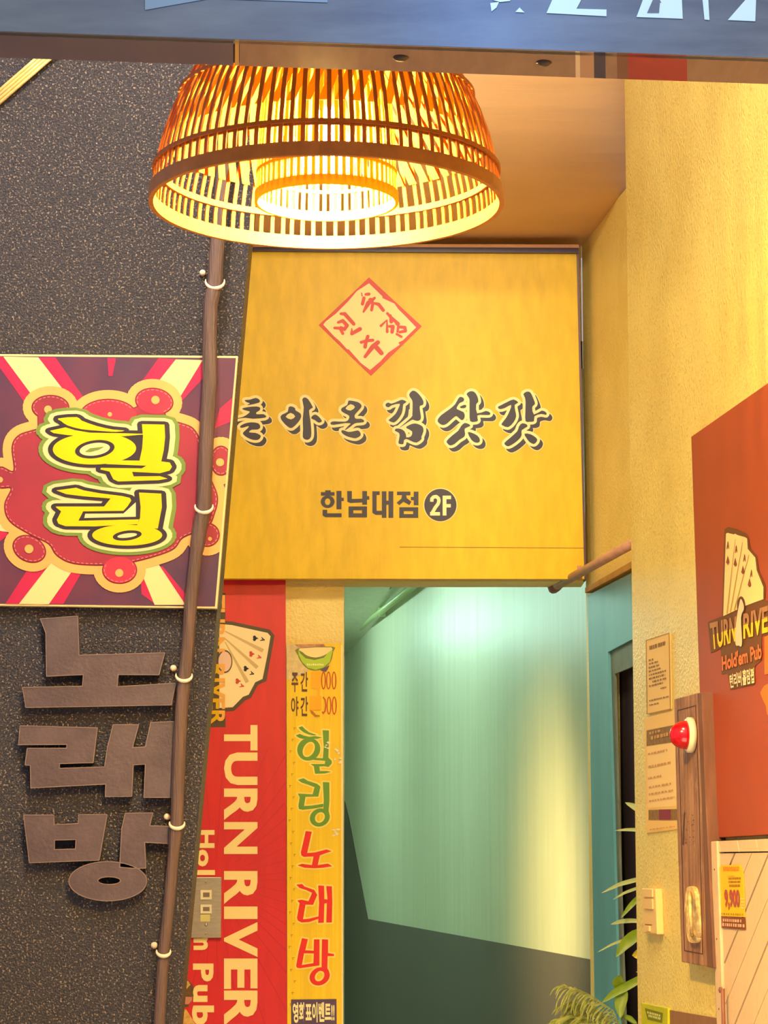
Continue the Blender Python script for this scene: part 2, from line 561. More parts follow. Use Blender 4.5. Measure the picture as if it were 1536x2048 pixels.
# ledge line above the door and the pipe
struct(slab('trim_3', [(1170, 1176), (1292, 1106), (1292, 1121), (1170, 1186)], P1, 0.02, mat('ochre_ledge', (206, 150, 62), rough=0.5, var=0.2, vscale=14)))
M_PIPEP = mat('pinkish_painted_pipe', (206, 150, 112), rough=0.45, var=0.12, vscale=20)
wp = empty('wall_pipe', P1.at(1180, 1136, 0.06), 'pink painted pipe running up the side wall above the teal doorway', 'pipe')
tube('pipe', [P1.at(1106, 1176, 0.06), P1.at(1300, 1068, 0.06)], 0.0125, M_PIPEP, wp)
c = P1.at(1107, 1176, 0.06)
tube('elbow', [c + Vector((-0.002, 0, 0.045)), c + Vector((-0.004, 0, 0.012)), c, c - DR * 0.05], [0.014, 0.015, 0.017, 0.015], mat('brown_fitting', (140, 98, 80), rough=0.5), wp)
c2_ = P1.at(1160, 1146, 0.05)
tube('clip', [c2_ + Vector((0, 0, -0.02)), c2_ + Vector((-0.002, 0, 0.02))], 0.006, M_PIPEP, wp)

# painted dado on the right wall
struct(slab('trim_4', [(1333, 2019), (1437, 2037), (1470, 3000), (1352, 2900)], PR, 0.003, M_BROWNW))

# ------------------------------------------------------------------ yellow restaurant sign
PS = front_plane(6.90)
sg = empty('restaurant_sign', PS.at(800, 1157), 'large yellow sign board with brush lettering and red diamond seal above the corridor opening', 'sign')
SX = [(380, 499), (1153, 502), (1169, 1158), (380, 1157)]
slab('panel', SX, PS, 0.03, M_SIGNY, sg, off=-0.03)
slab('edge_trim', [(1153, 500), (1157, 500), (1173, 1159), (1169, 1159)], PS, 0.05, M_BRASS, sg, off=-0.045)
slab('top_gap_strip', [(380, 494), (1157, 494), (1157, 506), (380, 501)], PS, 0.05, mat('dark_violet_gap', (66, 52, 78), rough=0.3), sg, off=-0.04)  # dark strip for the gap between panel and pale strip
slab('top_strip', [(380, 487), (1158, 489), (1158, 495), (380, 493)], PS, 0.05, M_PINKTRIM, sg, off=-0.035)
Ink().stroke([(800, 1094), (1167, 1096)], 1.2).lay('seam', PS, 0.0012, mat('seam_line', (170, 118, 20)), sg)
a5 = lambda p: T(p, 460, 770, 5.12)
a6 = lambda p: T(p, 750, 770, 4.151)
CAL = []
for lp in ([[(150,155),(205,150),(262,132),(300,150),(298,180),(190,205),(182,200),(205,188),(170,175)]],
           [[(125,240),(190,225),(275,220),(310,235),(300,262),(270,280),(275,300),(340,298),(370,318),(355,335),(235,345),(150,335),(40,352),(40,345),(130,328),(190,290),(200,270),(150,258)]],
           [[(105,420),(150,395),(215,382),(290,392),(310,430),(285,455),(220,458),(195,485),(260,490),(305,510),(315,530),(290,560),(240,562),(180,540),(135,505),(140,480),(185,440),(190,420),(140,435),(110,438)]],
           [[(600,230),(625,218),(665,235),(672,260),(720,290),(728,330),(700,380),(635,440),(590,425),(540,375),(518,335),(530,305),(590,275)], [(620,285),(668,320),(625,352),(570,325)]],
           [[(740,150),(765,127),(800,145),(840,210),(845,235),(810,260),(822,350),(832,450),(830,530),(800,560),(765,555),(745,530),(748,450),(745,350),(755,230)]],
           [[(840,320),(870,302),(905,320),(938,360),(935,378),(905,385),(870,360),(833,342)]],
           [[(1210,165),(1235,160),(1310,175),(1345,205),(1340,235),(1290,290),(1275,320),(1290,345),(1340,345),(1372,362),(1365,382),(1300,388),(1270,398),(1235,425),(1185,460),(1178,455),(1220,410),(1235,395),(1180,390),(1060,408),(1030,398),(1035,380),(1070,372),(1180,375),(1215,350),(1220,315),(1175,290),(1140,265),(1145,235),(1200,205)], [(1235,195),(1280,225),(1235,262),(1182,240)]],
           [[(1140,470),(1160,462),(1210,480),(1260,475),(1310,465),(1335,490),(1335,520),(1290,545),(1240,538),(1190,522),(1150,495)]]):
    CAL.append([a5(l) for l in lp])
for lp in ([(88,160),(110,145),(135,155),(190,135),(225,122),(262,140),(235,160),(230,200),(220,240),(190,285),(155,312),(115,295),(120,285),(170,240),(195,190),(205,155),(140,168),(115,185),(92,178)],
           [(285,75),(312,47),(345,58),(380,95),(402,135),(398,165),(372,175),(375,220),(382,265),(375,290),(350,298),(320,290),(300,292),(205,355),(210,348),(300,270),(310,240),(312,180),(310,130),(290,100)],
           [(165,380),(175,362),(215,365),(245,385),(258,415),(262,435),(300,425),(308,385),(265,360),(262,345),(310,322),(350,322),(395,345),(402,385),(385,430),(385,450),(345,478),(300,465),(262,448),(240,460),(235,490),(200,488),(195,470),(205,420),(195,395)],
           [(520,290),(550,250),(620,200),(665,160),(690,115),(710,98),(738,110),(735,135),(705,148),(685,175),(680,200),(735,225),(745,260),(735,285),(715,290),(680,260),(660,265),(620,300),(590,325),(560,332),(530,315)],
           [(705,180),(740,165),(758,170),(750,190),(715,192)],
           [(760,75),(790,52),(825,58),(850,95),(858,140),(840,160),(848,235),(920,215),(955,230),(950,248),(900,248),(850,252),(855,295),(830,305),(790,300),(785,230),(785,150),(782,110)],
           [(595,465),(640,420),(690,380),(715,340),(745,315),(780,325),(790,340),(745,362),(748,400),(740,430),(700,455),(660,490),(625,502),(605,488)],
           [(770,395),(800,395),(850,420),(870,450),(865,475),(835,478),(800,455)],
           [(1022,180),(1045,168),(1100,140),(1150,120),(1190,145),(1160,165),(1165,215),(1172,260),(1150,310),(1105,350),(1060,335),(1052,320),(1090,270),(1120,210),(1130,165),(1080,190),(1045,200),(1025,195)],
           [(1232,75),(1260,55),(1290,62),(1312,105),(1328,150),(1322,165),(1305,185),(1320,245),(1385,212),(1422,230),(1420,248),(1380,240),(1325,258),(1320,300),(1285,305),(1250,300),(1248,230),(1250,150),(1245,105)],
           [(1075,480),(1120,440),(1180,385),(1195,345),(1220,318),(1255,325),(1265,345),(1218,375),(1218,410),(1205,440),(1160,480),(1110,508),(1085,500)],
           [(1240,405),(1290,408),(1340,440),(1345,465),(1320,490),(1285,475),(1260,445)]):
    CAL.append([a6(lp)])
CALS = [[smooth2(l, 2) for l in lp] for lp in CAL]
for n_, (ch, i0, i1) in enumerate((('돌', 0, 3), ('아', 3, 6), ('온', 6, 8), ('김', 8, 11), ('삿', 11, 16), ('갓', 16, 20))):
    C_ = CALS[i0:i1]; e_ = n_ * 0.00006
    Ink().grow(C_, 6.3).shift(7.0, 8.0).lay('letter_halo', PS, 0.0010 + e_, M_PALE, sg, 'thin cream halo behind the brush letter ' + ch)
    Ink().grow(C_, 4.6).shift(7.0, 8.0).lay('letter_shadow', PS, 0.0016 + e_, M_INK, sg, 'charcoal drop shadow of the brush letter ' + ch)
    Ink().grow(C_, 5.6).lay('letter_outline', PS, 0.0022 + e_, M_PALE, sg, 'cream outline of the brush letter ' + ch)
    i_ = Ink()
    for lp in C_: i_.poly(*lp)
    i_.lay('brush_letter', PS, 0.0030 + e_, M_INK, sg, 'charcoal brush letter ' + ch)
# red diamond seal
dz = lambda p: T(p, 620, 540, 6.4)
Ink().poly(dz([(755,95),(1430,720),(780,1355),(112,705)])).lay('seal_border', PS, 0.0012, M_RED, sg, 'red diamond border')
Ink().poly(dz([(755,170),(925,335),(930,360),(1080,430),(1130,500),(1220,590),(1360,735),(1190,900),(1130,930),(1150,955),(1000,1060),(900,1170),(770,1280),(650,1190),(500,1020),(470,1010),(380,910),(310,850),(170,700),(200,660),(330,560),(490,400),(600,270)])).lay('seal_field', PS, 0.0020, M_PALE, sg, 'cream field inside the diamond')
i_ = Ink()
for s in ([(660,295,14),(668,335,14)], [(715,312,36),(755,308,40)], [(690,360,44),(672,435,42)], [(828,358,32),(745,425,60),(685,535,26)], [(775,385,60),(805,430,40),(788,512,38)], [(820,425,30),(880,440,44),(938,515,44)],
          [(990,555,34),(1040,610,40),(1130,690,44)], [(1030,580,30),(1040,660,50)], [(908,715,34),(985,640,16),(988,790,36)], [(1000,720,26),(1060,725,50),(1050,795,44)], [(1120,790,28),(1130,728,36),(1215,735,40),(1222,780,40),(1150,795,34)], [(1110,820,30),(1172,855,30)], [(1105,690,30),(1140,720,24)],
          [(395,560,34),(445,562,50),(560,690,46)], [(362,670,34),(420,650,46),(475,710,48),(440,760,44),(395,735,36)], [(315,742,34),(385,745,40),(420,815,36)], [(535,745,10),(535,815,44),(640,755,52)],
          [(740,850,44),(715,930,44),(705,985,46)], [(655,925,38),(730,905,40),(805,898,38)], [(870,925,54),(800,985,60),(705,1110,40)], [(850,990,60),(915,1065,56)]):
    i_.stroke(dz(s))
i_.lay('seal_lettering', PS, 0.0028, M_RED, sg, 'red brush syllables')
# branch line and floor number
hz = lambda p: T(p, 620, 960, 4.955)
i_ = Ink()
for r in (rect(150,102,205,124), rect(108,120,243,155), rect(262,108,312,290), rect(310,175,335,208), [(125,295),(170,295),(170,330),(313,330),(313,368),(150,368),(125,350)],
          [(368,110),(415,110),(415,188),(518,185),(518,110),(565,110),(565,160),(588,160),(588,195),(565,195),(565,245),(518,245),(518,222),(400,228),(370,215)],
          [(618,112),(690,112),(690,148),(660,148),(660,305),(714,305),(714,345),(650,345),(618,325)], rect(712,112,757,375), rect(755,205,780,245), rect(778,112,826,375),
          [(862,115),(995,115),(995,150),(952,150),(960,180),(1005,215),(985,248),(925,215),(885,250),(858,225),(905,185),(912,150),(862,150)], rect(1028,115,1075,250), rect(1000,168,1030,200)):
    i_.poly(hz(r))
i_.poly(hz(ell(175,215,69,62)), hz(ell(175,215,27,33)))
i_.poly(hz(rect(382,262,565,370)), hz(rect(430,300,515,330)))
i_.poly(hz(rect(885,270,1073,375)), hz(rect(930,308,1022,338)))
i_.lay('branch_lettering', PS, 0.0012, M_INK, sg, 'charcoal block lettering')
Ink().poly(hz(ell(1292,248,168,169))).lay('badge_rim', PS, 0.0010, M_PALE, sg)
Ink().poly(hz(ell(1292,248,160,161))).lay('floor_badge', PS, 0.0018, M_INK, sg, 'charcoal disc carrying the floor number')
i_ = Ink().poly(hz(rect(1315,155,1352,352))).poly(hz(rect(1350,155,1398,190))).poly(hz(rect(1350,238,1395,272)))
i_.stroke(hz([(1207,215),(1208,185),(1225,168),(1250,164),(1272,180),(1278,205),(1270,235),(1240,275),(1215,320)]), 34 / 4.955, cap=False)
i_.poly(hz([(1190,318),(1232,300),(1232,318),(1288,318),(1288,352),(1190,352)]))
i_.lay('floor_number', PS, 0.0026, M_PALE, sg, 'cream 2F')

# ------------------------------------------------------------------ purple karaoke sign on the dark wall
PK = front_plane(5.478)
ks = empty('karaoke_sign', PK.at(220, 1212), 'square purple starburst sign with two fat yellow syllables on the dark wall', 'sign')
KQ = [(-260, 706), (476, 712), (434, 1217), (-260, 1208)]
M_CREAMP = mat('cream_print', (206, 184, 128), rough=0.5, spec=0.2)
M_PURP = mat('purple_print', (66, 46, 70), rough=0.5, spec=0.2, c2=(92, 46, 66), vscale=4)
M_CRIM = mat('crimson_print', (168, 32, 70), rough=0.5, spec=0.2)
M_CRIMD = mat('dark_crimson_print', (128, 44, 58), rough=0.5, spec=0.2, c2=(146, 44, 60), vscale=5)
M_EDGE = mat('deep_crimson_edge', (92, 22, 36), rough=0.5, spec=0.2)
M_ORNG = mat('apricot_print', (208, 150, 84), rough=0.5, spec=0.2)
M_PINK = mat('pink_stitch', (218, 128, 116), rough=0.5, spec=0.2)
M_GREEN = mat('olive_green_print', (100, 122, 54), rough=0.5, spec=0.2)
M_YLET = mat('bright_yellow_print', (226, 176, 0), rough=0.5, spec=0.2)
M_KINK = mat('dark_slate_print', (44, 38, 48), rough=0.5, spec=0.2)
slab('panel', KQ, PK, 0.02, M_CREAMP, ks, off=-0.02, bevel=0.001)
CK = [(-250, 710), (472, 716), (430, 1213), (-250, 1204)]
Ink().poly(CK).lay('purple_field', PK, 0.0008, M_PURP, ks, 'purple printed background')
k3 = lambda p: T(p, 0, 700, 3.072)
i_ = Ink()
for p in ([(-30, 20), (20, 45), (330, 400), (150, 320), (0, 110)], [(235, 45), (340, 45), (520, 300), (420, 330)], [(660, 50), (712, 50), (690, 160), (668, 160)],
          [(975, 50), (1080, 58), (900, 330), (830, 250)], [(1245, 62), (1270, 150), (1120, 310), (1080, 330)], [(1480, 250), (1350, 360), (1320, 480), (1420, 440)],
          [(20, 1580), (115, 1560), (330, 1290), (200, 1300)], [(300, 1560), (390, 1560), (540, 1300), (420, 1300)], [(1000, 1330), (1200, 1570), (1120, 1570), (900, 1330)], [(860, 1330), (960, 1565), (870, 1500)],
          [(-20, 1100), (60, 1130), (-20, 1190)]):
    i_.poly(k3(p))
i_.clip(CK).lay('crimson_rays', PK, 0.0014, M_CRIM, ks, 'crimson rays of the starburst')
i_ = Ink()
for p in ([(20, 40), (235, 45), (470, 350), (250, 350)], [(1080, 58), (1245, 62), (1050, 380), (850, 350)], [(115, 1562), (300, 1562), (540, 1220), (380, 1220)],
          [(950, 1566), (1140, 1566), (930, 1250), (820, 1250)], [(-10, 1060), (60, 1120), (-10, 1110)], [(1340, 1040), (1420, 960), (1420, 1045)]):
    i_.poly(k3(p))
i_.clip(CK).lay('cream_rays', PK, 0.0020, M_CREAMP, ks, 'cream rays of the starburst')
body = smooth2([(75,600),(110,530),(200,495),(420,440),(600,380),(830,390),(1110,450),(1200,500),(1245,620),(1290,780),(1335,900),(1318,1000),(1270,1090),(1125,1150),(1050,1230),(820,1300),(640,1320),(450,1310),(350,1260),(300,1190),(190,1135),(60,1050),(30,950),(70,850),(0,845),(-60,800),(0,720),(85,745)], 5)
blobs = [body, ell(310,352,112,72,0), ell(665,408,175,104,0), ell(948,315,114,78,8), ell(180,1222,103,76,25), ell(735,1352,103,80,0), ell(1272,1135,74,70,0), ell(1358,680,62,88,0), rect(235,380,600,640), ell(900,420,120,80)]
blobs = [k3(b) for b in blobs]
Ink().grow([[b] for b in blobs], 19).clip(CK).lay('apricot_cloud', PK, 0.0026, M_ORNG, ks, 'apricot cloud-shaped border')
Ink().grow([[b] for b in blobs], 1.6).clip(CK).lay('cloud_edge', PK, 0.0032, M_EDGE, ks)
i_ = Ink()
for b in blobs: i_.poly(b)
i_.clip(CK).lay('crimson_cloud', PK, 0.0038, M_CRIMD, ks, 'stitched crimson cloud shape')
i_ = Ink()
for b in (blobs[2], blobs[3], blobs[5]): i_.poly([(x, y) for x, y in b])
i_.clip(CK).lay('bright_patches', PK, 0.0042, mat('bright_crimson', (172, 44, 66), rough=0.5, spec=0.2), ks)
def inside(p, poly):
    c = False; x, y = p
    for i in range(len(poly)):
        (x0, y0), (x1, y1) = poly[i - 1], poly[i]
        if (y0 > y) != (y1 > y) and x < (x1 - x0) * (y - y0) / (y1 - y0) + x0: c = not c
    return c
i_ = Ink()
for bi, b in enumerate(blobs[:8]):
    cx = sum(p[0] for p in b) / len(b); cy = sum(p[1] for p in b) / len(b)
    # resample the rim and set dashes just inside it
    per = []
    for i in range(len(b)):
        p, q = b[i], b[(i + 1) % len(b)]
        l = math.hypot(q[0] - p[0], q[1] - p[1]); n = max(1, int(l / 1.0))
        for j in range(n): per.append((p[0] + (q[0] - p[0]) * j / n, p[1] + (q[1] - p[1]) * j / n))
    k = 0
    while k + 6 < len(per):
        p, q = per[k], per[k + 5]
        dx, dy = q[0] - p[0], q[1] - p[1]; l = math.hypot(dx, dy) or 1
        nx, ny = -dy / l, dx / l
        mx, my = (p[0] + q[0]) / 2, (p[1] + q[1]) / 2
        if not inside((mx + nx * 3, my + ny * 3), b): nx, ny = -nx, -ny
        s_ = ((p[0] + nx * 2.6, p[1] + ny * 2.6), (q[0] + nx * 2.6, q[1] + ny * 2.6))
        if not any(inside((mx + nx, my + ny), o2) for j2, o2 in enumerate(blobs) if j2 != bi):
            i_.stroke(s_, 1.2, cap=False)
        k += 9
i_.clip(CK).lay('stitching', PK, 0.0048, M_PINK, ks, 'pink dashed stitching')
i_ = Ink()
for x, y, r in ((295,365,24),(675,395,14),(955,307,26),(1352,690,25),(178,1222,27),(733,1370,25),(1290,1160,12),(0,797,18)):
    p = k3([(x, y)])[0]; i_.dot(p[0], p[1], r / 3.072)
i_.clip(CK).lay('button_dots', PK, 0.0052, M_ORNG, ks, 'apricot dots')
kl = lambda p: T(p, 60, 810, 4.655)
KL = [[kl(smooth2([(262,125),(435,112),(480,145),(620,195),(770,228),(880,238),(800,250),(640,240),(480,225),(350,190),(290,150)], 2))],
      [kl([(185,240),(330,208),(420,235),(560,258),(800,262),(1055,268),(1055,274),(880,290),(600,295),(350,280),(220,262)])],
      [kl(ell(600,408,388,146,-1,48)), kl(ell(603,412,186,84,-8,36))],
      [kl([(1042,178),(1252,182),(1258,300),(1245,420),(1222,525),(1300,535),(1322,575),(1300,610),(1210,635),(950,622),(965,665),(1210,662),(1280,685),(1200,700),(820,712),(775,690),(740,620),(655,600),(660,585),(1040,590),(1085,565),(705,550),(800,515),(1020,518),(1045,400),(1052,290)])],
      [kl([(245,795),(430,770),(500,795),(650,822),(860,848),(930,865),(942,890),(910,940),(870,985),(495,990),(450,1078),(1015,1065),(1000,1110),(600,1130),(330,1128),(265,1105),(250,1070),(290,990),(245,955),(240,945),(690,945),(750,870),(500,850),(340,830)])],
      [kl([(1015,815),(1222,825),(1228,950),(1205,1070),(1190,1150),(980,1150),(1000,1110),(1025,1050),(1030,950)])],
      [kl(ell(905,1212,326,97,0,44)), kl(ell(905,1215,136,46,-7,30))]]
S_ = 4.655
Ink().grow(KL, 136 / S_, 0.66).clip(CK).lay('green_outline', PK, 0.0056, M_GREEN, ks, 'green outer outline of the letters')
Ink().grow(KL, 95 / S_, 0.64).clip(CK).lay('cream_outline', PK, 0.0062, M_CREAMP, ks, 'cream middle outline of the letters')
Ink().poly(kl([(510,435),(560,402),(690,388),(640,415),(560,438)])).poly(kl([(870,776),(935,778),(900,784)])).lay('green_print_mark', PK, 0.0066, M_GREEN, ks)  # small green marks printed in the logo
Ink().grow(KL, 46 / S_, 0.66).lay('dark_outline', PK, 0.0070, M_KINK, ks, 'dark inner outline of the letters')
i_ = Ink().poly(kl([(860,290),(1050,280),(1040,520),(815,515),(960,460),(985,380)]))
i_.lay('dark_gap', PK, 0.0074, M_KINK, ks)
i_ = Ink()
for lp in KL: i_.poly(*lp)
i_.lay('yellow_lettering', PK, 0.0078, M_YLET, ks, 'fat yellow letters')
# the counters of the two rings stay cream inside their dark outline
Ink().poly(kl(ell(603,412,142,58,-8))).lay('ring_counter', PK, 0.0076, M_CREAMP, ks)
Ink().poly(kl([(510,435),(560,402),(690,388),(640,415),(560,438)])).lay('green_leaf_mark', PK, 0.0082, M_GREEN, ks)
Ink().poly(kl(ell(905,1215,92,20,-7))).lay('ring_counter', PK, 0.0076, M_CREAMP, ks)
Ink().poly(kl([(515,1012),(870,1010),(985,905),(985,1040),(505,1052)])).lay('letter_counter', PK, 0.0076, M_CREAMP, ks)

# ------------------------------------------------------------------ three unlit channel letters 노 래 방
M_LET = mat('mauve_brown_plastic', (86, 72, 76), rough=0.45, c2=(68, 55, 60), vscale=9, bump=0.15, bscale=120)
M_LEDG = mat('tan_edge_highlight', (116, 98, 88), rough=0.4)
n3 = lambda p: T(p, 0, 1180, 3.491)
b3 = lambda p: T(p, 0, 1600, 3.491)
LETS = [('노', [[n3([(282,202),(542,182),(552,455),(1150,438),(1110,592),(825,590),(818,675),(1225,650),(1197,802),(180,820),(158,680),(575,672),(582,590),(325,602),(320,300)])]]),
        ('래', [[n3([(140,948),(680,962),(650,1205),(415,1212),(415,1245),(730,1235),(750,1100),(790,940),(968,940),(925,1100),(1015,1095),(1052,925),(1215,918),(1195,1448),(1005,1448),(1015,1215),(930,1220),(920,1440),(735,1443),(738,1355),(215,1382),(212,1225),(175,1220),(190,1105),(465,1105),(468,1078),(130,1080)])]]),
        ('방', [[b3([(165,105),(375,105),(378,172),(545,165),(552,102),(748,102),(692,420),(205,438)]), b3([(380,280),(530,276),(528,342),(380,346)])],
                [b3([(875,92),(1067,90),(1045,180),(1195,185),(1190,305),(1010,295),(1018,475),(925,478),(835,470),(850,200)])],
                [b3(ell(753,567,272,137,0,44)), b3(ell(762,563,80,27,0,24))]])]
PL = front_plane(5.5)
for ch, shapes in LETS:
    xs = [p[0] for s in shapes for l in s for p in l]; ys = [p[1] for s in shapes for l in s for p in l]
    lab = {'노': 'brown raised letter 노, topmost of three on the dark wall', '래': 'brown raised letter 래, middle one of three on the dark wall',
           '방': 'brown raised letter 방 with a ring foot, lowest of three on the dark wall'}[ch]
    e = empty('channel_letter', PL.at((min(xs) + max(xs)) / 2, max(ys)), lab, 'letter', 'raised letters on the dark wall')
    for s in shapes:
        slab('face', s, PL, 0.028, M_LET, e, off=0.0, bevel=0.0015)
    k = Ink()
    for s in shapes:
        for l in s: k.stroke(l, 1.7, closed=True)  # edge highlight of the letter painted as lighter strokes
    k.lay('rim', PL, 0.0288, M_LEDG, e, 'edge highlight drawn as a lighter rim of the letter')
    if ch == '방':
        Ink().poly(b3([(385,278),(528,275),(526,312),(385,316)])).lay('dark_hole_top', PL, 0.003, M_KINK, e)  # upper half of the letter's hole filled dark

# ------------------------------------------------------------------ brown corrugated hose with clips on the dark wall
M_HOSE = mat('brown_ribbed_hose', (92, 72, 66), rough=0.5, var=0.25, vscale=14, stretch=(6, 6, 0.5), bump=0.5, bscale=40, bstretch=(8, 8, 0.4))
hose = empty('drain_hose', PB.at(262, zf - 12), 'brown ribbed hose running down the dark wall beside the purple sign', 'hose')
ctrl = [(470, 60), (455, 250), (438, 450), (432, 520), (430, 565), (421, 610), (419, 680), (420, 760), (414, 850), (410, 950), (408, 1015), (399, 1060), (391, 1120), (382, 1200), (376, 1290), (369, 1355), (363, 1420), (358, 1520), (354, 1640), (346, 1720), (338, 1810), (328, 1900), (323, 1970), (318, 2060), (305, 2300), (262, zf - 10)]
pts = []
for i in range(len(ctrl) - 1):
    for j in range(4):
        t = j / 4
        pts.append((ctrl[i][0] * (1 - t) + ctrl[i + 1][0] * t, ctrl[i][1] * (1 - t) + ctrl[i + 1][1] * t))
rad = [((31 if p[1] < 600 else 30 if p[1] < 1100 else 26 if p[1] < 1700 else 23) / 2) * 5.45 / F for p in pts]
tube('hose', [PB.at(x, y, 0.048) for x, y in pts], rad, M_HOSE, hose, seg=14)
M_CLIP = mat('white_clip_plastic', (214, 190, 165), rough=0.4)
clips = [(430, 562, 17), (408, 1012, 16), (368, 1350, 14.5), (354, 1646, 13.5), (327, 1902, 12.5)]
names = ['pale pipe clip highest on the brown hose, above the purple sign', 'pale pipe clip on the hose in front of the purple sign', 'pale pipe clip on the hose level with the letter 노',
         'pale pipe clip on the hose at the arm of the letter 방', 'pale pipe clip lowest on the brown hose']
for (x, y, r), nm in zip(clips, names):
    e = empty('pipe_clip', PB.at(x, y + 14), nm, 'clip', 'clips holding the brown hose')
    arc = []
    for i in range(13):
        a_ = math.radians(-12 + 204 * i / 12)
        arc.append(PB.at(x + r * 1.12 * math.cos(a_), y + r * 0.85 * math.sin(a_), 0.052 + 0.010 * math.sin(a_)))
    tube('band', arc, [0.0012 + 0.0032 * math.sin(math.pi * i / 12) for i in range(13)], M_CLIP, e, seg=8)
    c = PB.at(x - r * 1.45, y - r * 0.9, 0.0)
    lathe('screw_tab', [(0.006, 0), (0.0075, 0.004), (0.006, 0.011), (0.002, 0.0125)], c, (0, -1, 0), M_CLIP, e, seg=16)

# pale ribbed conduit at the top left of the dark wall
M_BAM = mat('yellowish_conduit', (190, 156, 92), rough=0.4, var=0.3, vscale=20, stretch=(1, 1, 1))
cd = empty('ribbed_conduit', PB.at(0, 200), 'pale ribbed conduit slanting across the top corner of the dark wall', 'pipe')
g = []
for k_ in range(4):
    o_ = (k_ - 1.5) * 6.2
    g.append(tube_geo([PB.at(-60 + o_ * 0.72, 245 + o_ * 0.72, 0.012), PB.at(150 + o_ * 0.72, 62 + o_ * 0.72, 0.012)], 0.0042, 8))
V, Fc = join_geo(g)
mesh_obj('conduit_ribs', V, Fc, M_BAM, cd, smooth=True)

# ------------------------------------------------------------------ red TURN RIVER banner on the pier
PBn = front_plane(6.98)
M_RBAN = mat('red_banner_vinyl', (218, 38, 36), rough=0.4, var=0.08, vscale=10, stretch=(3, 1, 0.6))
rb = empty('pub_banner', PBn.at(480, 2100), 'tall red banner with large cream sideways lettering on the pier beside the dark wall', 'banner')
RQ = [(300, 1160), (571, 1160), (575, 2300), (300, 2300)]
slab('banner_sheet', RQ, PBn, 0.012, M_RBAN, rb, off=-0.012)
i_ = Ink()
for k_ in range(46):
    a_ = 2 * math.pi * (k_ + 0.3 * math.sin(k_ * 7)) / 46
    r0, r1 = 60 + 20 * math.sin(k_ * 3), 260 + 60 * math.sin(k_ * 5)
    i_.stroke([(430 + r0 * math.cos(a_), 1760 + r0 * math.sin(a_), 1), (430 + r1 * math.cos(a_), 1760 + r1 * math.sin(a_), 3.2)], cap=False)
i_.clip([(300, 1162), (570, 1162), (573, 2290), (300, 2290)]).lay('ray_print', PBn, 0.0006, mat('deeper_red_print', (206, 30, 40), rough=0.4), rb)
M_BCRM = mat('banner_cream', (253, 222, 140), rough=0.4)
i_ = Ink()
for ch, y0, y1 in (('T', 1450, 1501), ('U', 1505, 1570), ('R', 1577, 1640), ('N', 1644, 1708), ('R', 1742, 1808), ('I', 1813, 1838), ('V', 1844, 1914), ('E', 1917, 1978), ('R', 1981, 2052)):
    text(i_, ch, ((515, y0), (515, y1), (448, y1), (448, y0)), bold=0.035)
for x0, y0, y1 in ((448, 1448, 1451),):
    pass
i_.lay('main_lettering', PBn, 0.0014, M_BCRM, rb, 'large cream sideways letter')
i_ = Ink()
for ch, y0, y1, x0, x1 in (('H', 1660, 1696, 397, 429), ('o', 1699, 1733, 393, 417), ('l', 1740, 1750, 391, 430), ('m', 1862, 1900, 387, 416), ('P', 1927, 1963, 386, 427), ('u', 1970, 2004, 386, 415), ('b', 2011, 2050, 384, 428)):
    text(i_, ch, ((x1, y0), (x1, y1), (x0, y1), (x0, y0)), bold=0.04)
i_.lay('side_lettering', PBn, 0.0014, M_BCRM, rb, 'smaller cream sideways letter')
M_OLIVE = mat('dark_olive_print', (84, 62, 34), rough=0.4)
c4 = lambda p: T(p, 360, 1140, 4.453)
cards = c4([(350,455),(460,462),(800,535),(838,585),(805,770),(765,985),(690,1020),(630,1135),(578,1158),(480,1250),(350,1260)])
Ink().grow([[cards]], 1.0).poly(c4(rect(240,205,405,1400))).lay('card_backing', PBn, 0.0012, M_OLIVE, rb, 'dark olive outline behind the cards')
Ink().poly(c4([(350,480),(460,490),(780,560),(806,590),(778,760),(735,970),(670,1000),(612,1110),(560,1130),(470,1222),(350,1230)])).lay('playing_cards', PBn, 0.0020, mat('card_cream', (250, 224, 160), rough=0.4), rb, 'fan of four cream playing cards')
i_ = Ink()
for p in ([(400,545,10),(740,720,34)], [(400,610,10),(690,870,34)], [(400,640,8),(600,1000,34)]):
    i_.stroke(c4(p), cap=False)
i_.lay('card_folds', PBn, 0.0026, mat('tan_fold_print', (214, 178, 112), rough=0.4), rb)
i_ = Ink(); j_ = Ink()
for (x, y), black in (((735, 622), 1), ((705, 780), 0), ((640, 925), 1), ((550, 1035), 0)):
    (x, y), = c4([(x, y)])
    text(i_ if black else j_, 'A', ((x + 6, y - 4), (x + 3, y + 5), (x - 5, y + 2), (x - 2, y - 6)), bold=0.02)
for (x, y), black in (((672, 608), 1), ((640, 748), 0), ((590, 878), 1), ((518, 990), 0)):
    (x, y), = c4([(x, y)]); k_ = i_ if black else j_
    k_.dot(x - 2, y - 2.5, 3).dot(x - 2, y + 2.5, 3).poly([(x - 4, y - 5), (x - 4, y + 5), (x + 6, y)])
i_.lay('black_pips', PBn, 0.0032, M_KINK, rb, 'black card pips'); j_.lay('red_pips', PBn, 0.0032, M_RED, rb, 'red card pips')
(x, y), = c4([(400, 815)])
Ink().poly(ell(x, y, 15, 23)).lay('chip_rim', PBn, 0.0032, M_OLIVE, rb)
Ink().poly(ell(x, y, 13, 20)).lay('chip_face', PBn, 0.0036, mat('chip_pale', (240, 196, 160), rough=0.4), rb, 'round poker chip')
i_ = Ink(); j_ = Ink()
for w_, ya, yb in (('TURN', 1190, 1304), ('RIVER', 1328, 1450)):
    q = ((450, ya), (450, yb), (419, yb), (419, ya))
    text(i_, w_, q, bold=0.03, vmin=-1, vmax=0.40); text(j_, w_, q, bold=0.03, vmin=0.40, vmax=2)
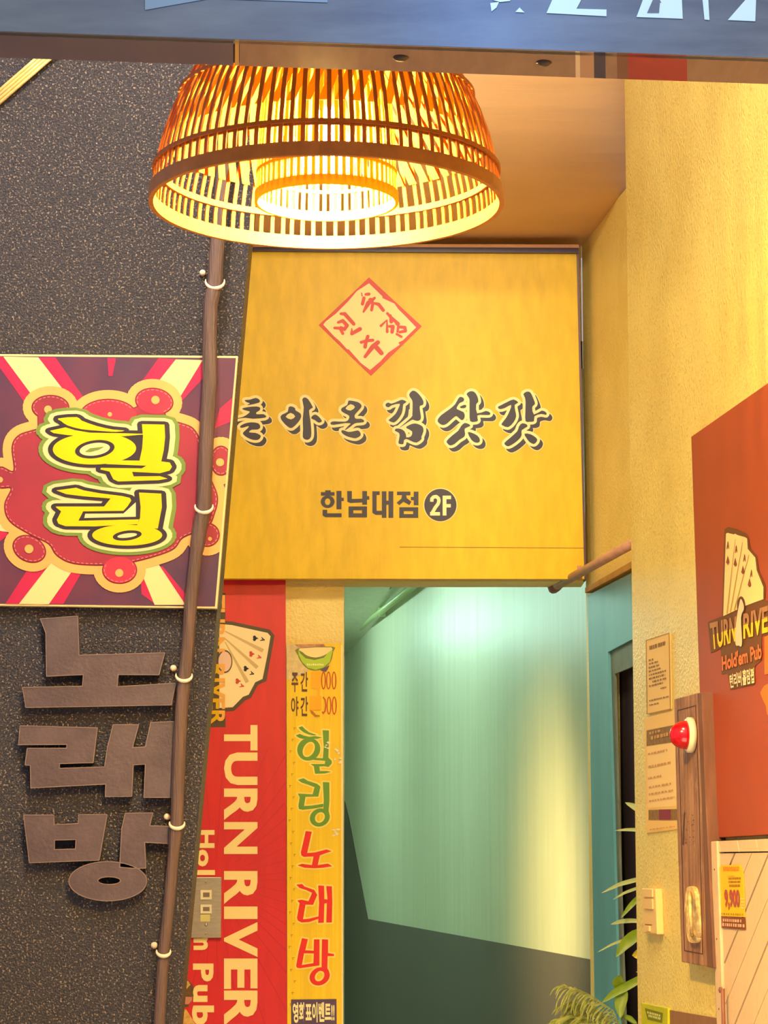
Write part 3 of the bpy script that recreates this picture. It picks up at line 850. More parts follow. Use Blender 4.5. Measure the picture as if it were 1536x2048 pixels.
i_.lay('logo_lettering_upper', PBn, 0.0042, mat('orange_logo_print', (244, 172, 66), rough=0.4), rb, 'orange upper half of the small logo letters')
j_.lay('logo_lettering_lower', PBn, 0.0042, M_YLET, rb, 'yellow lower half of the small logo letters')
# fragment of printed picture low on the banner
q4 = lambda p: T(p, 360, 1900, 13.84)
Ink().poly(q4([(100,800),(230,830),(340,950),(400,1100),(410,1250),(340,1380),(230,1560),(100,1600)])).lay('picture_dark', PBn, 0.0012, mat('olive_brown_print', (112, 78, 28), rough=0.5, var=0.4, vscale=90), rb)
Ink().poly(q4([(130,830),(230,860),(290,960),(180,1080),(130,1200)])).poly(q4([(60,1620),(180,1650),(420,2048),(40,2100)])).lay('picture_gold', PBn, 0.0018, mat('gold_print', (232, 176, 80), rough=0.5, var=0.3, vscale=60), rb)
Ink().poly(q4([(100,1290),(340,1300),(330,1400),(240,1500),(90,1500)])).lay('picture_skin', PBn, 0.0018, mat('tan_print', (204, 132, 96), rough=0.5), rb)

# metal keypad plate over the banner
PKp = front_plane(6.966)
kp = empty('keypad_plate', PKp.at(415, 1878), 'brushed metal switch plate with two small sockets fixed over the red banner', 'switch plate')
M_STEEL = mat('brushed_steel', (206, 190, 160), rough=0.32, metal=0.75, var=0.12, vscale=30, stretch=(1, 1, 6))
slab('plate', [(330, 1754), (443, 1754), (442, 1876), (330, 1876)], PKp, 0.012, M_STEEL, kp, off=-0.012, bevel=0.002)
for y0, y1 in ((1780, 1799), (1809, 1827)):
    sk = slab('socket', [(401, y0), (423, y0), (423, y1), (401, y1)], PKp, 0.005, mat('ivory_plastic', (240, 226, 176), rough=0.4), kp)
    slab('socket_recess', [(406, y0 + 5), (419, y0 + 5), (419, y1 - 5), (406, y1 - 5)], PKp, 0.002, mat('brown_recess', (132, 110, 84)), sk, off=0.005)
slab('label_sticker', [(401, 1829), (420, 1829), (420, 1843), (401, 1843)], PKp, 0.001, mat('yellowed_sticker', (222, 206, 120)), kp)
for x, y, r in ((412, 1763, 0.0028), (412, 1849, 0.005), (412, 1867, 0.0032)):
    lathe('screw', [(r, 0), (r, 0.002), (r * 0.5, 0.0035)], PKp.at(x, y), (0, -1, 0), M_STEEL, kp, seg=14)

# ------------------------------------------------------------------ yellow karaoke strip banner
PM = front_plane(6.97)
mb = empty('karaoke_banner', PM.at(630, 2100), 'narrow yellow banner with green and red lettering and a melon slice, beside the green corridor', 'banner')
M_MBY = mat('golden_corrugated_sheet', (255, 206, 8), rough=0.4, var=0.10, vscale=34, stretch=(1.6, 1, 0.02), bump=0.25, bscale=34, bstretch=(2, 1, 0.02))
slab('sheet', [(573, 1287), (685, 1287), (687, 2300), (575, 2300)], PM, 0.02, M_MBY, mb, off=-0.02)
i_ = Ink().stroke([(683.5, 1290), (685.5, 2290)], 3, cap=False).clip([(573, 1287), (685, 1287), (687, 2300), (575, 2300)])
i_.lay('edge_tape', PM, 0.0006, M_PALE, mb)
h1 = lambda p: T(p, 570, 1440, 9.31); h2 = lambda p: T(p, 570, 1650, 10.24); h3 = lambda p: T(p, 570, 1840, 9.85)
G = [[h1([(250,140),(320,115),(370,170),(450,230),(590,278),(540,288),(440,270),(350,230),(290,185)])],
     [h1([(200,288),(275,258),(350,290),(450,312),(560,300),(690,325),(600,350),(500,352),(330,350),(260,330)])],
     [h1(ell(442,545,218,208,-35,40)), h1(ell(442,548,102,152,28,32))],
     [h1([(700,190),(818,195),(815,450),(808,700),(870,760),(870,810),(810,875),(730,860),(640,865),(650,950),(780,950),(855,965),(740,995),(560,1000),(535,860),(475,820),(740,820),(750,760),(500,740),(540,705),(705,712),(722,500)])],
     [h1([(240,1115),(345,1085),(420,1130),(600,1190),(660,1240),(620,1425),(380,1430),(355,1600),(480,1595),(715,1560),(710,1620),(520,1650),(330,1672),(260,1655),(250,1600),(275,1440),(240,1370),(515,1385),(550,1250),(420,1200),(310,1165)])],
     [h1([(705,1155),(825,1160),(828,1500),(812,1690),(835,1790),(710,1720),(722,1500)])],
     [h1(ell(648,1815,190,165,-25,40)), h1(ell(650,1815,86,105,35,28))]]
R_ = [[h2([(425,122),(548,138),(455,575),(620,560),(850,500),(955,535),(715,620),(670,820),(880,790),(968,845),(780,875),(600,885),(400,875),(255,825),(350,795),(550,820),(585,645),(380,652),(335,620),(325,560)])],
      [h2([(230,1222),(350,1208),(400,1260),(600,1330),(660,1430),(575,1635),(420,1630),(370,1930),(480,1920),(690,1870),(690,1920),(500,1985),(340,1995),(265,1960),(245,1900),(300,1600),(250,1545),(345,1530),(480,1560),(555,1390),(430,1330),(300,1290)])],
      [h2([(680,1238),(800,1245),(805,1520),(870,1525),(845,1250),(960,1255),(970,1600),(960,1995),(845,1998),(858,1600),(805,1610),(795,1998),(680,2005),(698,1600)])],
      [h3([(335,355),(450,378),(400,595),(565,605),(570,380),(680,380),(680,895),(290,950),(235,940),(220,900),(270,620)]), h3([(375,655),(568,658),(560,850),(332,888)])],
      [h3([(730,378),(850,385),(848,650),(965,670),(965,710),(840,710),(835,950),(870,1010),(720,1010),(722,700)])],
      [h3(ell(683,1110,206,172,-28,40)), h3(ell(682,1105,84,112,35,28))]]
Ink().grow(G + R_, 3.2).lay('letter_outline', PM, 0.0012, mat('lemon_outline', (255, 226, 96), rough=0.4), mb, 'pale lemon outline of the letters')
i_ = Ink(); [i_.poly(*s) for s in G]; i_.lay('green_lettering', PM, 0.0020, mat('leaf_green_ink', (106, 152, 30), rough=0.4), mb, 'green lettering')
i_ = Ink(); [i_.poly(*s) for s in R_]; i_.lay('red_lettering', PM, 0.0020, mat('bright_red_ink', (238, 36, 6), rough=0.4), mb, 'red lettering')
m1 = lambda p: T(p, 560, 1280, 10.97)
Ink().poly(m1([(145,90),(960,90),(1010,150),(1000,400),(700,560),(600,700),(480,760),(230,900),(145,850)])).lay('faded_photo_print', PM, 0.0006, mat('faded_print', (232, 206, 130), rough=0.5, c2=(206, 178, 120), vscale=60), mb, 'faded corner of a printed picture')
Ink().poly(m1([(320,95),(960,92),(1005,140),(700,165),(400,170)])).lay('print_smear', PM, 0.0010, mat('maroon_smear', (170, 100, 78), c2=(214, 160, 110), vscale=50), mb)
Ink().poly(m1(smooth2([(385,185),(1150,145),(1165,260),(1110,480),(960,620),(780,672),(600,625),(470,490),(390,330)], 3))).lay('melon_rind', PM, 0.0014, mat('dark_rind', (118, 122, 20), rough=0.4), mb)
Ink().poly(m1([(405,200),(440,290),(560,400),(760,440),(960,390),(1150,170),(1150,260),(1095,480),(950,605),(780,655),(615,610),(485,480),(410,330)])).lay('melon_skin', PM, 0.0018, mat('lime_green_print', (176, 206, 30), rough=0.4), mb, 'lime green melon skin')
Ink().poly(m1(smooth2([(430,185),(1130,160),(1080,260),(960,340),(780,385),(600,345),(500,270)], 2))).lay('melon_flesh', PM, 0.0022, mat('melon_cream', (250, 218, 140), rough=0.4), mb, 'cream melon flesh')
Ink().poly(m1([(880,660),(1090,550),(1050,640),(1010,700),(930,680)])).lay('violet_patch', PM, 0.0022, mat('violet_patch', (104, 82, 96)), mb)
i_ = Ink()
for k_ in range(9): i_.poly(m1(rect(590 + k_ * 42, 515 + (k_ % 3) * 6, 620 + k_ * 42, 560)))
i_.lay('tiny_print', PM, 0.0026, M_PALE, mb)
W = mat('dark_brown_print', (98, 58, 40), rough=0.5)
i_ = Ink()
text(i_, '주', ((583, 1345), (596.5, 1345), (596.5, 1384), (583, 1384)), 0.02)
text(i_, '간', ((601, 1344), (616, 1344), (616, 1383), (601, 1383)), 0.02)
text(i_, '야', ((582, 1393), (597, 1393), (597, 1432), (582, 1432)), 0.02)
text(i_, '간', ((601, 1393), (616, 1393), (616, 1432), (601, 1432)), 0.02)
j_ = Ink(); j_.t = [t for t in i_.t]
i_.lay('hours_lettering', PM, 0.0026, W, mb, 'dark words 주간 and 야간')
i_ = Ink()
for x in (643.5, 653.5, 664.5): i_.poly(ell(x + 3.5, 1361, 4.9, 18), ell(x + 3.5, 1361, 2.5, 15.2))
for x in (654.5, 665): i_.poly(ell(x + 3.5, 1411, 5, 18), ell(x + 3.5, 1411, 2.6, 15.2))
i_.stroke([(646, 1394), (650, 1399), (651.5, 1411), (650, 1422), (646.5, 1427), (644.5, 1423)], 2.6, cap=False)
i_.lay('price_zeros', PM, 0.0026, mat('rust_red_ink', (204, 84, 20)), mb, 'rust red zeros of the prices')
Ink().poly(rect(622, 1343, 642, 1377)).poly(rect(620, 1392, 643, 1420)).poly(rect(634, 1372, 640, 1392)).lay('paper_patch', PM, 0.0030, mat('orange_patch', (255, 180, 10)), mb, 'orange patches pasted over the prices')
Ink().poly(m1([(650,1530),(720,1560),(790,1640),(880,1655),(870,1675),(770,1680),(690,1610)])).lay('torn_mark', PM, 0.0028, mat('torn_brown', (196, 116, 30)), mb)
i_ = Ink()
random.seed(3)
for cx, cy, n, sx, sy in ((655, 1490, 5, 5, 8), (676, 1512, 9, 7, 14), (674, 1668, 8, 8, 10)):
    for k_ in range(n):
        x = cx + random.uniform(-sx, sx) * 0.9; y = cy + random.uniform(-sy, sy); w_ = random.uniform(2, 5)
        i_.poly([(x - w_, y + random.uniform(-1, 1)), (x, y - random.uniform(1, 2.5)), (x + w_, y + random.uniform(-1, 1)), (x, y + random.uniform(1, 3))])
i_.clip([(574, 1288), (684, 1288), (686, 2290), (575, 2290)]).lay('peeled_spots', PM, 0.0034, mat('peeled_white', (250, 236, 190)), mb, 'whitish peeled spots')
i_ = Ink()
for y in range(1455, 2010, 23):
    x = 577 + (y * 7 % 11); i_.poly(rect(x, y, x + 5, y + 1.3)).poly(rect(x + 1, y, x + 2.2, y + 5))
i_.lay('faint_scratches', PM, 0.0008, mat('ochre_scratch', (196, 140, 8)), mb)
Ink().poly([(582, 1999), (673, 1998), (674, 2120), (583, 2120)]).lay('violet_label', PM, 0.0014, mat('violet_label', (92, 68, 92)), mb, 'violet label box')
i_ = Ink()
text(i_, '영화표이벤트!!', ((585, 2005), (669, 2004), (669, 2044), (586, 2046)), 0.035)
i_.lay('label_lettering', PM, 0.0022, mat('pale_yellow_ink', (255, 240, 170)), mb, 'pale letters 영화표이벤트!!')

# ------------------------------------------------------------------ wicker pendant lamp
YL = 3.9
lc = atY(653, 399, YL)
M_SLAT = mat('orange_brown_bamboo', (204, 116, 34), rough=0.5, var=0.15, vscale=30, stretch=(1, 1, 0.2), trans=0.12)
M_SLATI = mat('honey_bamboo', (255, 210, 62), rough=0.5, trans=0.6)
M_RIM = mat('tan_bamboo_rim', (196, 122, 50), rough=0.5, var=0.15, vscale=25)
lamp = empty('pendant_lamp', (lc.x, lc.y, lc.z), 'lit wicker dome pendant lamp of thin bamboo slats hanging over the entrance', 'pendant lamp')
prof = [(0.0, .279), (.03, .277), (.06, .272), (.10, .262), (.14, .248), (.18, .230), (.22, .208), (.26, .178), (.30, .135), (.325, .09), (.335, .05)]
def r_at(h):
    for (h0, r0), (h1_, r1) in zip(prof, prof[1:]):
        if h <= h1_: return r0 + (r1 - r0) * (h - h0) / (h1_ - h0)
    return prof[-1][1]
def cyl(an, r, h): return lc + Vector((r * math.cos(an), r * math.sin(an), h))
def strip_geo(path, width, depth):
    """ribbon of rectangular section round the lamp axis; path = [(angle, r, h)]"""
    V = []; Fc = []
    for an, r, h in path:
        w = width / 2
        tn = Vector((-math.sin(an), math.cos(an), 0)); rd = Vector((math.cos(an), math.sin(an), 0))
        c = cyl(an, r, h)
        V += [c - tn * w + rd * depth / 2, c + tn * w + rd * depth / 2, c + tn * w - rd * depth / 2, c - tn * w - rd * depth / 2]
    for i in range(len(path) - 1):
        for j in range(4):
            Fc.append((i * 4 + j, i * 4 + (j + 1) % 4, i * 4 + 4 + (j + 1) % 4, i * 4 + 4 + j))
    Fc += [(3, 2, 1, 0), tuple(len(V) - 4 + j for j in range(4))]
    return V, Fc
NS = 94
g = []
for k_ in range(NS):
    an = 2 * math.pi * (k_ + random.uniform(-0.09, 0.09)) / NS
    g.append(strip_geo([(an, r_at(h), h) for h, _ in prof], 0.0066 + random.uniform(-0.0006, 0.0006), 0.0026))
V, Fc = join_geo(g); mesh_obj('slats', V, Fc, M_SLAT, lamp)
g = []
for k_ in range(64):
    an = 2 * math.pi * k_ / 64
    for sgn in (1,):
        path = []
        for i in range(9):
            h = 0.085 + 0.235 * i / 8
            path.append((an + sgn * 0.34 * i / 8, max(0.03, r_at(h) - 0.007 - 0.002 * (sgn + 1)), h))
        g.append(strip_geo(path, 0.0145, 0.0012))
V, Fc = join_geo(g); mesh_obj('diagonal_weave', V, Fc, M_SLATI, lamp)
def ring_band(name, r, h0, h1_, t, m, n=96, parent=lamp):
    V = []; Fc = []
    for i in range(n):
        an = 2 * math.pi * i / n
        V += [cyl(an, r + t / 2, h0), cyl(an, r + t / 2, h1_), cyl(an, r - t / 2, h1_), cyl(an, r - t / 2, h0)]
    for i in range(n):
        a0 = i * 4; b0 = ((i + 1) % n) * 4
        for j in range(4): Fc.append((a0 + j, b0 + j, b0 + (j + 1) % 4, a0 + (j + 1) % 4))
    o = mesh_obj(name, V, Fc, m, parent, smooth=False)
    return o
ring_band('bottom_rim', .281, -0.010, 0.012, 0.008, M_RIM)
ring_band('hoop', r_at(.046) + .0035, .043, .049, 0.004, M_SLAT)
ring_band('hoop', r_at(.046) - .0045, .041, .051, 0.004, M_RIM)
ring_band('hoop', r_at(.17) + .003, .167, .173, 0.004, M_SLAT)
ring_band('top_cap', .042, .325, .340, 0.05, M_RIM)
ds = empty('inner_shade', (0, 0, 0), None, None); ds.parent = lamp
del_keys = [k for k in ('label', 'category') if k in ds]
g = []
for k_ in range(58):
    an = 2 * math.pi * k_ / 58
    g.append(strip_geo([(an, .112, 0.0), (an, .110, .08), (an, .104, .16), (an, .09, .21)], 0.0062, 0.002))
V, Fc = join_geo(g); mesh_obj('drum_slats', V, Fc, M_SLATI, ds)
ring_band('drum_rim', .113, -0.006, 0.010, 0.005, M_SLATI, 64, ds)
ring_band('drum_hoop', .111, .040, .045, 0.005, M_SLATI, 64, ds)
M_BULB = mat('bulb_glow', (255, 240, 200), emit=(255, 206, 104), estr=4600)
pr = [(0.004, -0.055), (0.022, -0.05), (0.036, -0.035), (0.042, -0.012), (0.040, 0.010), (0.030, 0.032), (0.018, 0.05), (0.016, 0.06)]
lathe('bulb', pr, lc + Vector((0, 0, 0.085)), (0, 0, 1), M_BULB, lamp, 24)
lathe('socket', [(0.018, 0.145), (0.020, 0.15), (0.020, 0.20), (0.008, 0.22)], lc, (0, 0, 1), mat('dark_socket', (60, 45, 35)), lamp, 16)
tube('cord', [lc + Vector((0, 0, 0.21)), lc + Vector((0, 0, 1.0)), Vector((lc.x, lc.y, Z_TOP))], 0.004, mat('black_cord', (25, 22, 20)), lamp, seg=8)

# ------------------------------------------------------------------ steel sign beam across the top
YB = 3.3
def lineY(x, y0, y1): return y0 + (y1 - y0) * x / 1536.0
zl = atY(0, 63, YB); zr = atY(1536, 116, YB)
x0b, x1b = -1.3, 1.4
def zb(x):
    return zl.z + (zr.z - zl.z) * (x - zl.x) / (zr.x - zl.x)
DB = 0.112
HB = 0.42
V = [Vector((x0b, YB, zb(x0b))), Vector((x1b, YB, zb(x1b))), Vector((x1b, YB, zb(x1b) + HB)), Vector((x0b, YB, zb(x0b) + HB))]
M_BEAM = mat('blue_grey_acrylic', (120, 132, 134), rough=0.4, spec=0.4, c2=(90, 100, 110), vscale=3, stretch=(1, 1, 5), bump=0.08, bscale=12)
beam = empty('sign_beam', Vector((0, YB, zb(0))), 'blue grey acrylic sign fascia crossing the top of the entrance', 'sign')
slab3('fascia_panel', V, (0, -1, 0), 0.02, M_BEAM, beam, bevel=0.004)
V2 = [v + Vector((0, 0.02, 0.0)) for v in V]
slab3('carcass', [Vector((v.x, v.y, v.z + (0.004 if i < 2 else -0.01))) for i, v in enumerate(V2)], (0, -1, 0), DB - 0.02, mat('dim_steel', (70, 62, 66), rough=0.5), beam)
nb = Vector((-(zr.z - zl.z), 0, (zr.x - zl.x))).normalized() * -1
PU = Plane((zl.x, YB, zl.z + 0.004), nb)
def under(name, xa, xb, m, th=0.004, ya=None, yb=None):  # coloured slabs stand in for reflections in the beam underside
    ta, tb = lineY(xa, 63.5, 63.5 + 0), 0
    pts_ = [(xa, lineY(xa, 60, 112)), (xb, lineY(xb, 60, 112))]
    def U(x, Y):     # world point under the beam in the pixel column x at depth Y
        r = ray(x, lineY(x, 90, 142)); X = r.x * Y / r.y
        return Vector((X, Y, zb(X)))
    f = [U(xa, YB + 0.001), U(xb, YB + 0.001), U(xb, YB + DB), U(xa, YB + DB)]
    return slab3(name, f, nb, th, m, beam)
M_UNDT = mat('tan_reflection', (150, 122, 108), rough=0.5, var=0.12, vscale=10, stretch=(6, 1, 1))
under('reflected_dark', -200, 466, mat('plum_grey_reflection', (100, 94, 112), rough=0.5, c2=(88, 84, 112), vscale=3, stretch=(2, 1, 1)))
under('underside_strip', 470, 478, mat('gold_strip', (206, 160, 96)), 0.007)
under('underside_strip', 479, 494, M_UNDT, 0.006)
under('reflected_tan', 494, 1151, M_UNDT)
under('reflected_stripe', 1151, 1160, mat('ivory_stripe', (226, 200, 170)), 0.005)
under('reflected_stripe', 1160, 1188, mat('beige_stripe', (182, 146, 124)))
under('reflected_stripe', 1188, 1211, mat('navy_stripe', (56, 56, 92)), 0.005)
under('reflected_stripe', 1211, 1234, M_UNDT)
under('reflected_stripe', 1234, 1256, mat('umber_stripe', (120, 84, 76)))
under('reflected_red', 1256, 1374, mat('dull_red_reflection', (162, 58, 62), var=0.12, vscale=8))
under('reflected_tan', 1374, 1760, M_UNDT)
for x, y in ((802, 121), (1087, 131)):
    X = atY(x, y, YB + 0.06).x
    lathe('bolt_head', [(0.010, -0.004), (0.011, 0.0), (0.006, 0.004)], Vector((X, YB + 0.05, zb(X) - 0.001)), (0, 0, -1), mat('dark_bolt', (70, 52, 50)), beam, 16)
# pale letter feet on the fascia: bottoms of large letters
M_LIT = mat('lit_letter_acrylic', (190, 214, 220), rough=0.4, emit=(190, 225, 235), estr=0.35)
PFa = front_plane(YB)
i_ = Ink()
z2 = lambda p: T(p, 768, 0, 2.0)
for p in ([(650, 52), (690, -40), (810, -40), (770, 35), (890, 38), (890, 65)], [(1010, 68), (1050, -40), (1190, -40), (1195, 75)], [(1270, -40), (1295, -40), (1302, 80), (1282, 78)], [(1375, 80), (1480, -40), (1490, -40), (1485, 85)],
          [(425, 12), (460, 8), (450, 30), (430, 46)], [(525, 48), (542, 30), (562, 50)]):
    i_.poly(z2(p))
i_.poly([(1010, -30), (1030, -30), (1020, 2), (1000, 4), (985, 0), (985, -30)])
i_.lay('lit_letter_feet', PFa, 0.002, M_LIT, beam, 'pale lit bottoms of cropped fascia letters')
i_ = Ink().poly([(290, -40), (655, -40), (655, 5), (420, -3), (290, 20)]).lay('pale_panel', PFa, 0.0015, mat('pale_blue_panel', (130, 160, 172), rough=0.3), beam)
Ink().poly(z2([(1052, 52), (1075, 0), (1105, -5), (1100, 52)])).poly(z2([(1110, 10), (1080, 14), (1095, -10)])).lay('letter_counters', PFa, 0.003, M_BEAM, beam)

# ------------------------------------------------------------------ things on the right wall
PR1 = Plane(PR.p, PR.n)
# red poster panel
ps = empty('pub_poster', PR.at(1470, 1672, 0.01), 'orange red poster panel with a playing card logo on the yellow wall', 'poster')
M_RP = mat('orange_red_board', (166, 72, 42), rough=0.5, var=0.06, vscale=4)
slab('panel', [(1382, 873), (1640, 692), (1640, 1664), (1409, 1677)], PR, 0.015, M_RP, ps, bevel=0.002)
v5 = lambda p: T(p, 1240, 1000, 5.12)
O = 0.015
Ink().poly(v5([(1070,300),(1110,275),(1200,300),(1290,345),(1320,400),(1330,490),(1400,570),(1420,720),(1490,880),(1485,1040),(1600,990),(1600,1400),(1450,1390),(1450,1640),(1380,1700),(1380,1890),(1130,1945),(1100,1770),(1040,1790),(1030,1520),(930,1570),(900,1250),(1045,1190)])).lay('logo_backing', PR, O + .0010, mat('dark_umber_print', (112, 70, 34)), ps, 'dark umber backing of the logo')
Ink().poly(v5([(1085,345),(1100,336),(1165,352),(1182,345),(1200,358),(1280,380),(1302,395),(1308,500),(1385,590),(1400,720),(1468,890),(1468,1015),(1280,1085),(1057,1190)])).lay('playing_cards', PR, O + .0018, mat('card_beige', (246, 214, 140)), ps, 'fan of beige playing cards')
i_ = Ink()
for p in ([(1180,400,4),(1095,1165,14)], [(1255,430,4),(1130,1150,14)], [(1320,560,4),(1170,1130,14)]): i_.stroke(v5(p), cap=False)
i_.lay('card_folds', PR, O + .0024, mat('tan_fold', (196, 152, 82)), ps)
i_ = Ink()
for x, y in ((1105, 470), (1190, 510), (1275, 600), (1345, 760)):
    (px, py), = v5([(x, y)]); text(i_, 'A', ((px - 3, py - 9), (px + 3, py - 9), (px + 2, py + 5), (px - 3, py + 6)), 0.03)
for x, y in ((1103, 620), (1180, 640), (1258, 720), (1325, 850)):
    (px, py), = v5([(x, y)]); i_.poly([(px, py - 10), (px + 3.5, py + 4), (px, py + 8), (px - 3.5, py + 4)])
i_.lay('card_pips', PR, O + .0030, mat('brown_pips', (140, 76, 44)), ps, 'brown pips on the cards')
i_ = Ink(); j_ = Ink()
for w_, q in (('TURN', [(1180-262,1262),(1190,1190),(1180,1450),(942,1540)]), ('RIVER', [(1262,1168),(1600,1050),(1600,1330),(1262,1425)])):
    q = v5(q)
    text(i_, w_, q, 0.03, -1, 0.45); text(j_, w_, q, 0.03, 0.45, 2)
i_.lay('logo_lettering_upper', PR, O + .0030, mat('bronze_logo', (178, 128, 84)), ps, 'bronze upper half of the logo letters')
j_.lay('logo_lettering_lower', PR, O + .0030, mat('yellow_logo', (252, 204, 40)), ps, 'yellow lower half of the logo letters')
Ink().poly(v5(ell(1240, 1085, 42, 98))).lay('chip_rim', PR, O + .0026, mat('dark_chip_rim', (98, 64, 40)), ps)
Ink().poly(v5(smooth2([(1235,1015),(1262,1060),(1268,1120),(1240,1200),(1250,1440),(1240,1500),(1215,1490),(1190,1490),(1180,1440),(1190,1250),(1210,1120)], 3))).lay('dealing_hand', PR, O + .0038, mat('beige_hand_print', (240, 206, 160)), ps, 'pale dealing hand between the words')
i_ = Ink(); text(i_, "Hold'em Pub", v5([(1040,1598),(1446,1462),(1452,1622),(1045,1752)]), 0.03)
i_.lay('pub_lettering', PR, O + .0030, mat('salmon_print', (244, 124, 66)), ps, 'salmon orange lettering')
i_ = Ink(); text(i_, '턴리버', v5([(1120,1790),(1240,1750),(1248,1900),(1128,1930)]), 0.03); text(i_, '홀덤펍', v5([(1252,1738),(1372,1715),(1376,1872),(1255,1900)]), 0.03)
i_.lay('korean_lettering', PR, O + .0030, mat('cream_print_small', (250, 220, 160)), ps, 'small cream lettering')
Ink().poly([(1529, 1274), (1640, 1220), (1640, 1330), (1529, 1349)]).poly(smooth2([(1528, 1372), (1640, 1340), (1640, 1500), (1545, 1440), (1532, 1412)], 3)).lay('orange_shapes', PR, O + .0012, mat('tangerine_print', (255, 120, 40)), ps, 'cropped orange shapes')

# notices
M_PAP = mat('aged_cream_paper', (250, 208, 120), rough=0.6)
def marks(pl, off, quad, rows, m, parent, seed):
    rd = random.Random(seed); k = Ink(); tl_, tr_, br_, bl_ = quad
    def Q(u, v): return tuple((tl_[c] * (1 - u) + tr_[c] * u) * (1 - v) + (bl_[c] * (1 - u) + br_[c] * u) * v for c in (0, 1))
    for v, h, u0, u1 in rows:
        u = u0
        while u < u1:
            w_ = rd.uniform(0.04, 0.10)
            k.poly([Q(u, v), Q(min(u + w_, u1), v), Q(min(u + w_, u1), v + h), Q(u, v + h)])
            u += w_ + rd.uniform(0.015, 0.05)
    return k.lay('faded_print', pl, off, m, parent)
n1 = empty('notice_sheet', PR.at(1316, 1425, 0.004), 'small cream notice in a thin frame, upper sheet on the yellow wall', 'notice')
nq = [(1292, 1281), (1338, 1266), (1340.5, 1418), (1294, 1428)]
slab('sheet', nq, PR, 0.004, M_PAP, n1)
k = Ink(); k.stroke(nq, 1.3, closed=True, cap=False); k.lay('frame_line', PR, 0.0048, mat('thin_brown_frame', (176, 128, 62)), n1)
marks(PR, .0050, nq, [(.09, .05, .14, .82), (.27, .02, .1, .3), (.32, .02, .12, .5), (.37, .02, .1, .55), (.42, .02, .1, .6), (.47, .022, .1, .85), (.52, .022, .1, .8), (.57, .022, .25, .85), (.62, .02, .1, .7), (.69, .02, .6, .85), (.82, .018, .1, .95), (.88, .014, .1, .5)], mat('brown_small_print', (150, 104, 52)), n1, 4)
n2 = empty('menu_sheet', PR.at(1320, 1662, 0.004), 'long faded sheet with two dark bands below the framed notice', 'notice')
nq2 = [(1288, 1437), (1352, 1420), (1356, 1658), (1293, 1666)]
slab('sheet', nq2, PR, 0.003, mat('aged_yellow_paper', (252, 204, 112), rough=0.5), n2)
Ink().poly([(1293,1461),(1353,1449),(1353,1483),(1293,1492)]).poly([(1297,1620),(1356,1618),(1356,1640),(1297,1640)]).lay('dark_bands', PR, .0036, mat('olive_brown_band', (132, 92, 44), c2=(160, 120, 60), vscale=90), n2, 'olive brown bands')
Ink().poly([(1318,1619),(1341,1618.5),(1341,1640),(1318,1640)]).lay('maroon_block', PR, .0042, mat('maroon_block', (138, 42, 62)), n2, 'maroon block in the lower band')
Ink().poly([(1294,1493),(1353,1485),(1354,1612),(1296,1616)]).lay('pale_middle', PR, .0034, mat('pale_peach_paper', (255, 216, 138)), n2)
marks(PR, .0046, nq2, [(.13, .02, .15, .5), (.17, .03, .2, .8), (.31, .014, .1, .7), (.42, .018, .1, .8), (.52, .014, .08, .5), (.60, .014, .1, .8), (.66, .014, .1, .85), (.72, .012, .1, .9), (.97, .008, .1, .9)], mat('ochre_small_print', (214, 160, 86)), n2, 9)

# weathered wooden door stile board with its fittings
M_WOOD = mat('weathered_brown_wood', (186, 136, 96), rough=0.6, c2=(138, 92, 66), vscale=11, stretch=(4, 4, 0.5), bump=0.4, bscale=30, bstretch=(5, 5, 0.5), speck=0.25, sscale=40, sc=(214, 170, 120))
M_WOODD = mat('shadow_brown_wood', (124, 82, 58), rough=0.6, var=0.25, vscale=12, stretch=(4, 4, 0.5))
wb = empty('wooden_door_board', PR.at(1390, 1930, 0.0), 'weathered brown wooden board with an old handle, mounted beside the red poster', 'wooden board')
slab('board', [(1348, 1398), (1393, 1386), (1408, 1600), (1415, 1934), (1363, 1924), (1354, 1650)], PR, 0.032, M_WOOD, wb, bevel=0.002)
slab('side_rail', [(1394, 1386), (1403, 1385), (1411, 1600), (1427, 1937), (1414, 1934), (1403, 1600)], PR, 0.040, M_WOODD, wb, bevel=0.002)
k = Ink().stroke([(1355, 1421), (1391, 1411)], 1.6).stroke([(1355, 1421), (1362, 1650), (1369, 1901)], 1.2).stroke([(1369, 1901), (1405, 1908)], 1.8).stroke([(1391, 1411), (1398, 1600), (1405, 1908)], 1.2)
k.lay('panel_groove', PR, 0.0326, mat('dark_groove', (84, 50, 38)), wb)
rd = random.Random(5); k = Ink()
for _ in range(34): k.dot(1366 + rd.uniform(0, 22), 1628 + rd.uniform(0, 62), rd.uniform(.5, 1.3), 7)
k.stroke([(1369, 1626, 2.5), (1367, 1650, 2), (1366, 1688, 3)])
k.lay('worn_pits', PR, 0.0328, mat('dark_pits', (96, 62, 42)), wb, 'dark pits where a fitting was torn off')
hs = empty('handle_plate', (0, 0, 0), None, None); hs.parent = wb
M_CHIP = mat('chipped_cream_paint', (250, 222, 140), rough=0.5, c2=(196, 150, 84), vscale=70)
w7 = lambda p: T(p, 1355, 1740, 9.75)
slab('plate', [w7(smooth2([(160,410),(185,340),(240,318),(300,350),(340,470),(345,540),(360,800),(385,1230),(365,1300),(375,1350),(340,1410),(280,1425),(215,1390),(190,1310),(170,1180),(160,900),(135,800),(150,520)], 2)),
               ] , PR, 0.010, M_CHIP, hs, off=0.032, bevel=0.002)
tube('grip', [PR.at(1379, 1785, .042), PR.at(1380, 1797, .062), PR.at(1381, 1828, .066), PR.at(1383, 1858, .062), PR.at(1384, 1871, .042)], 0.0038, M_CHIP, hs)
slab('keyhole', [w7(rect(235, 495, 262, 590))], PR, 0.001, M_DARK, hs, off=0.042)
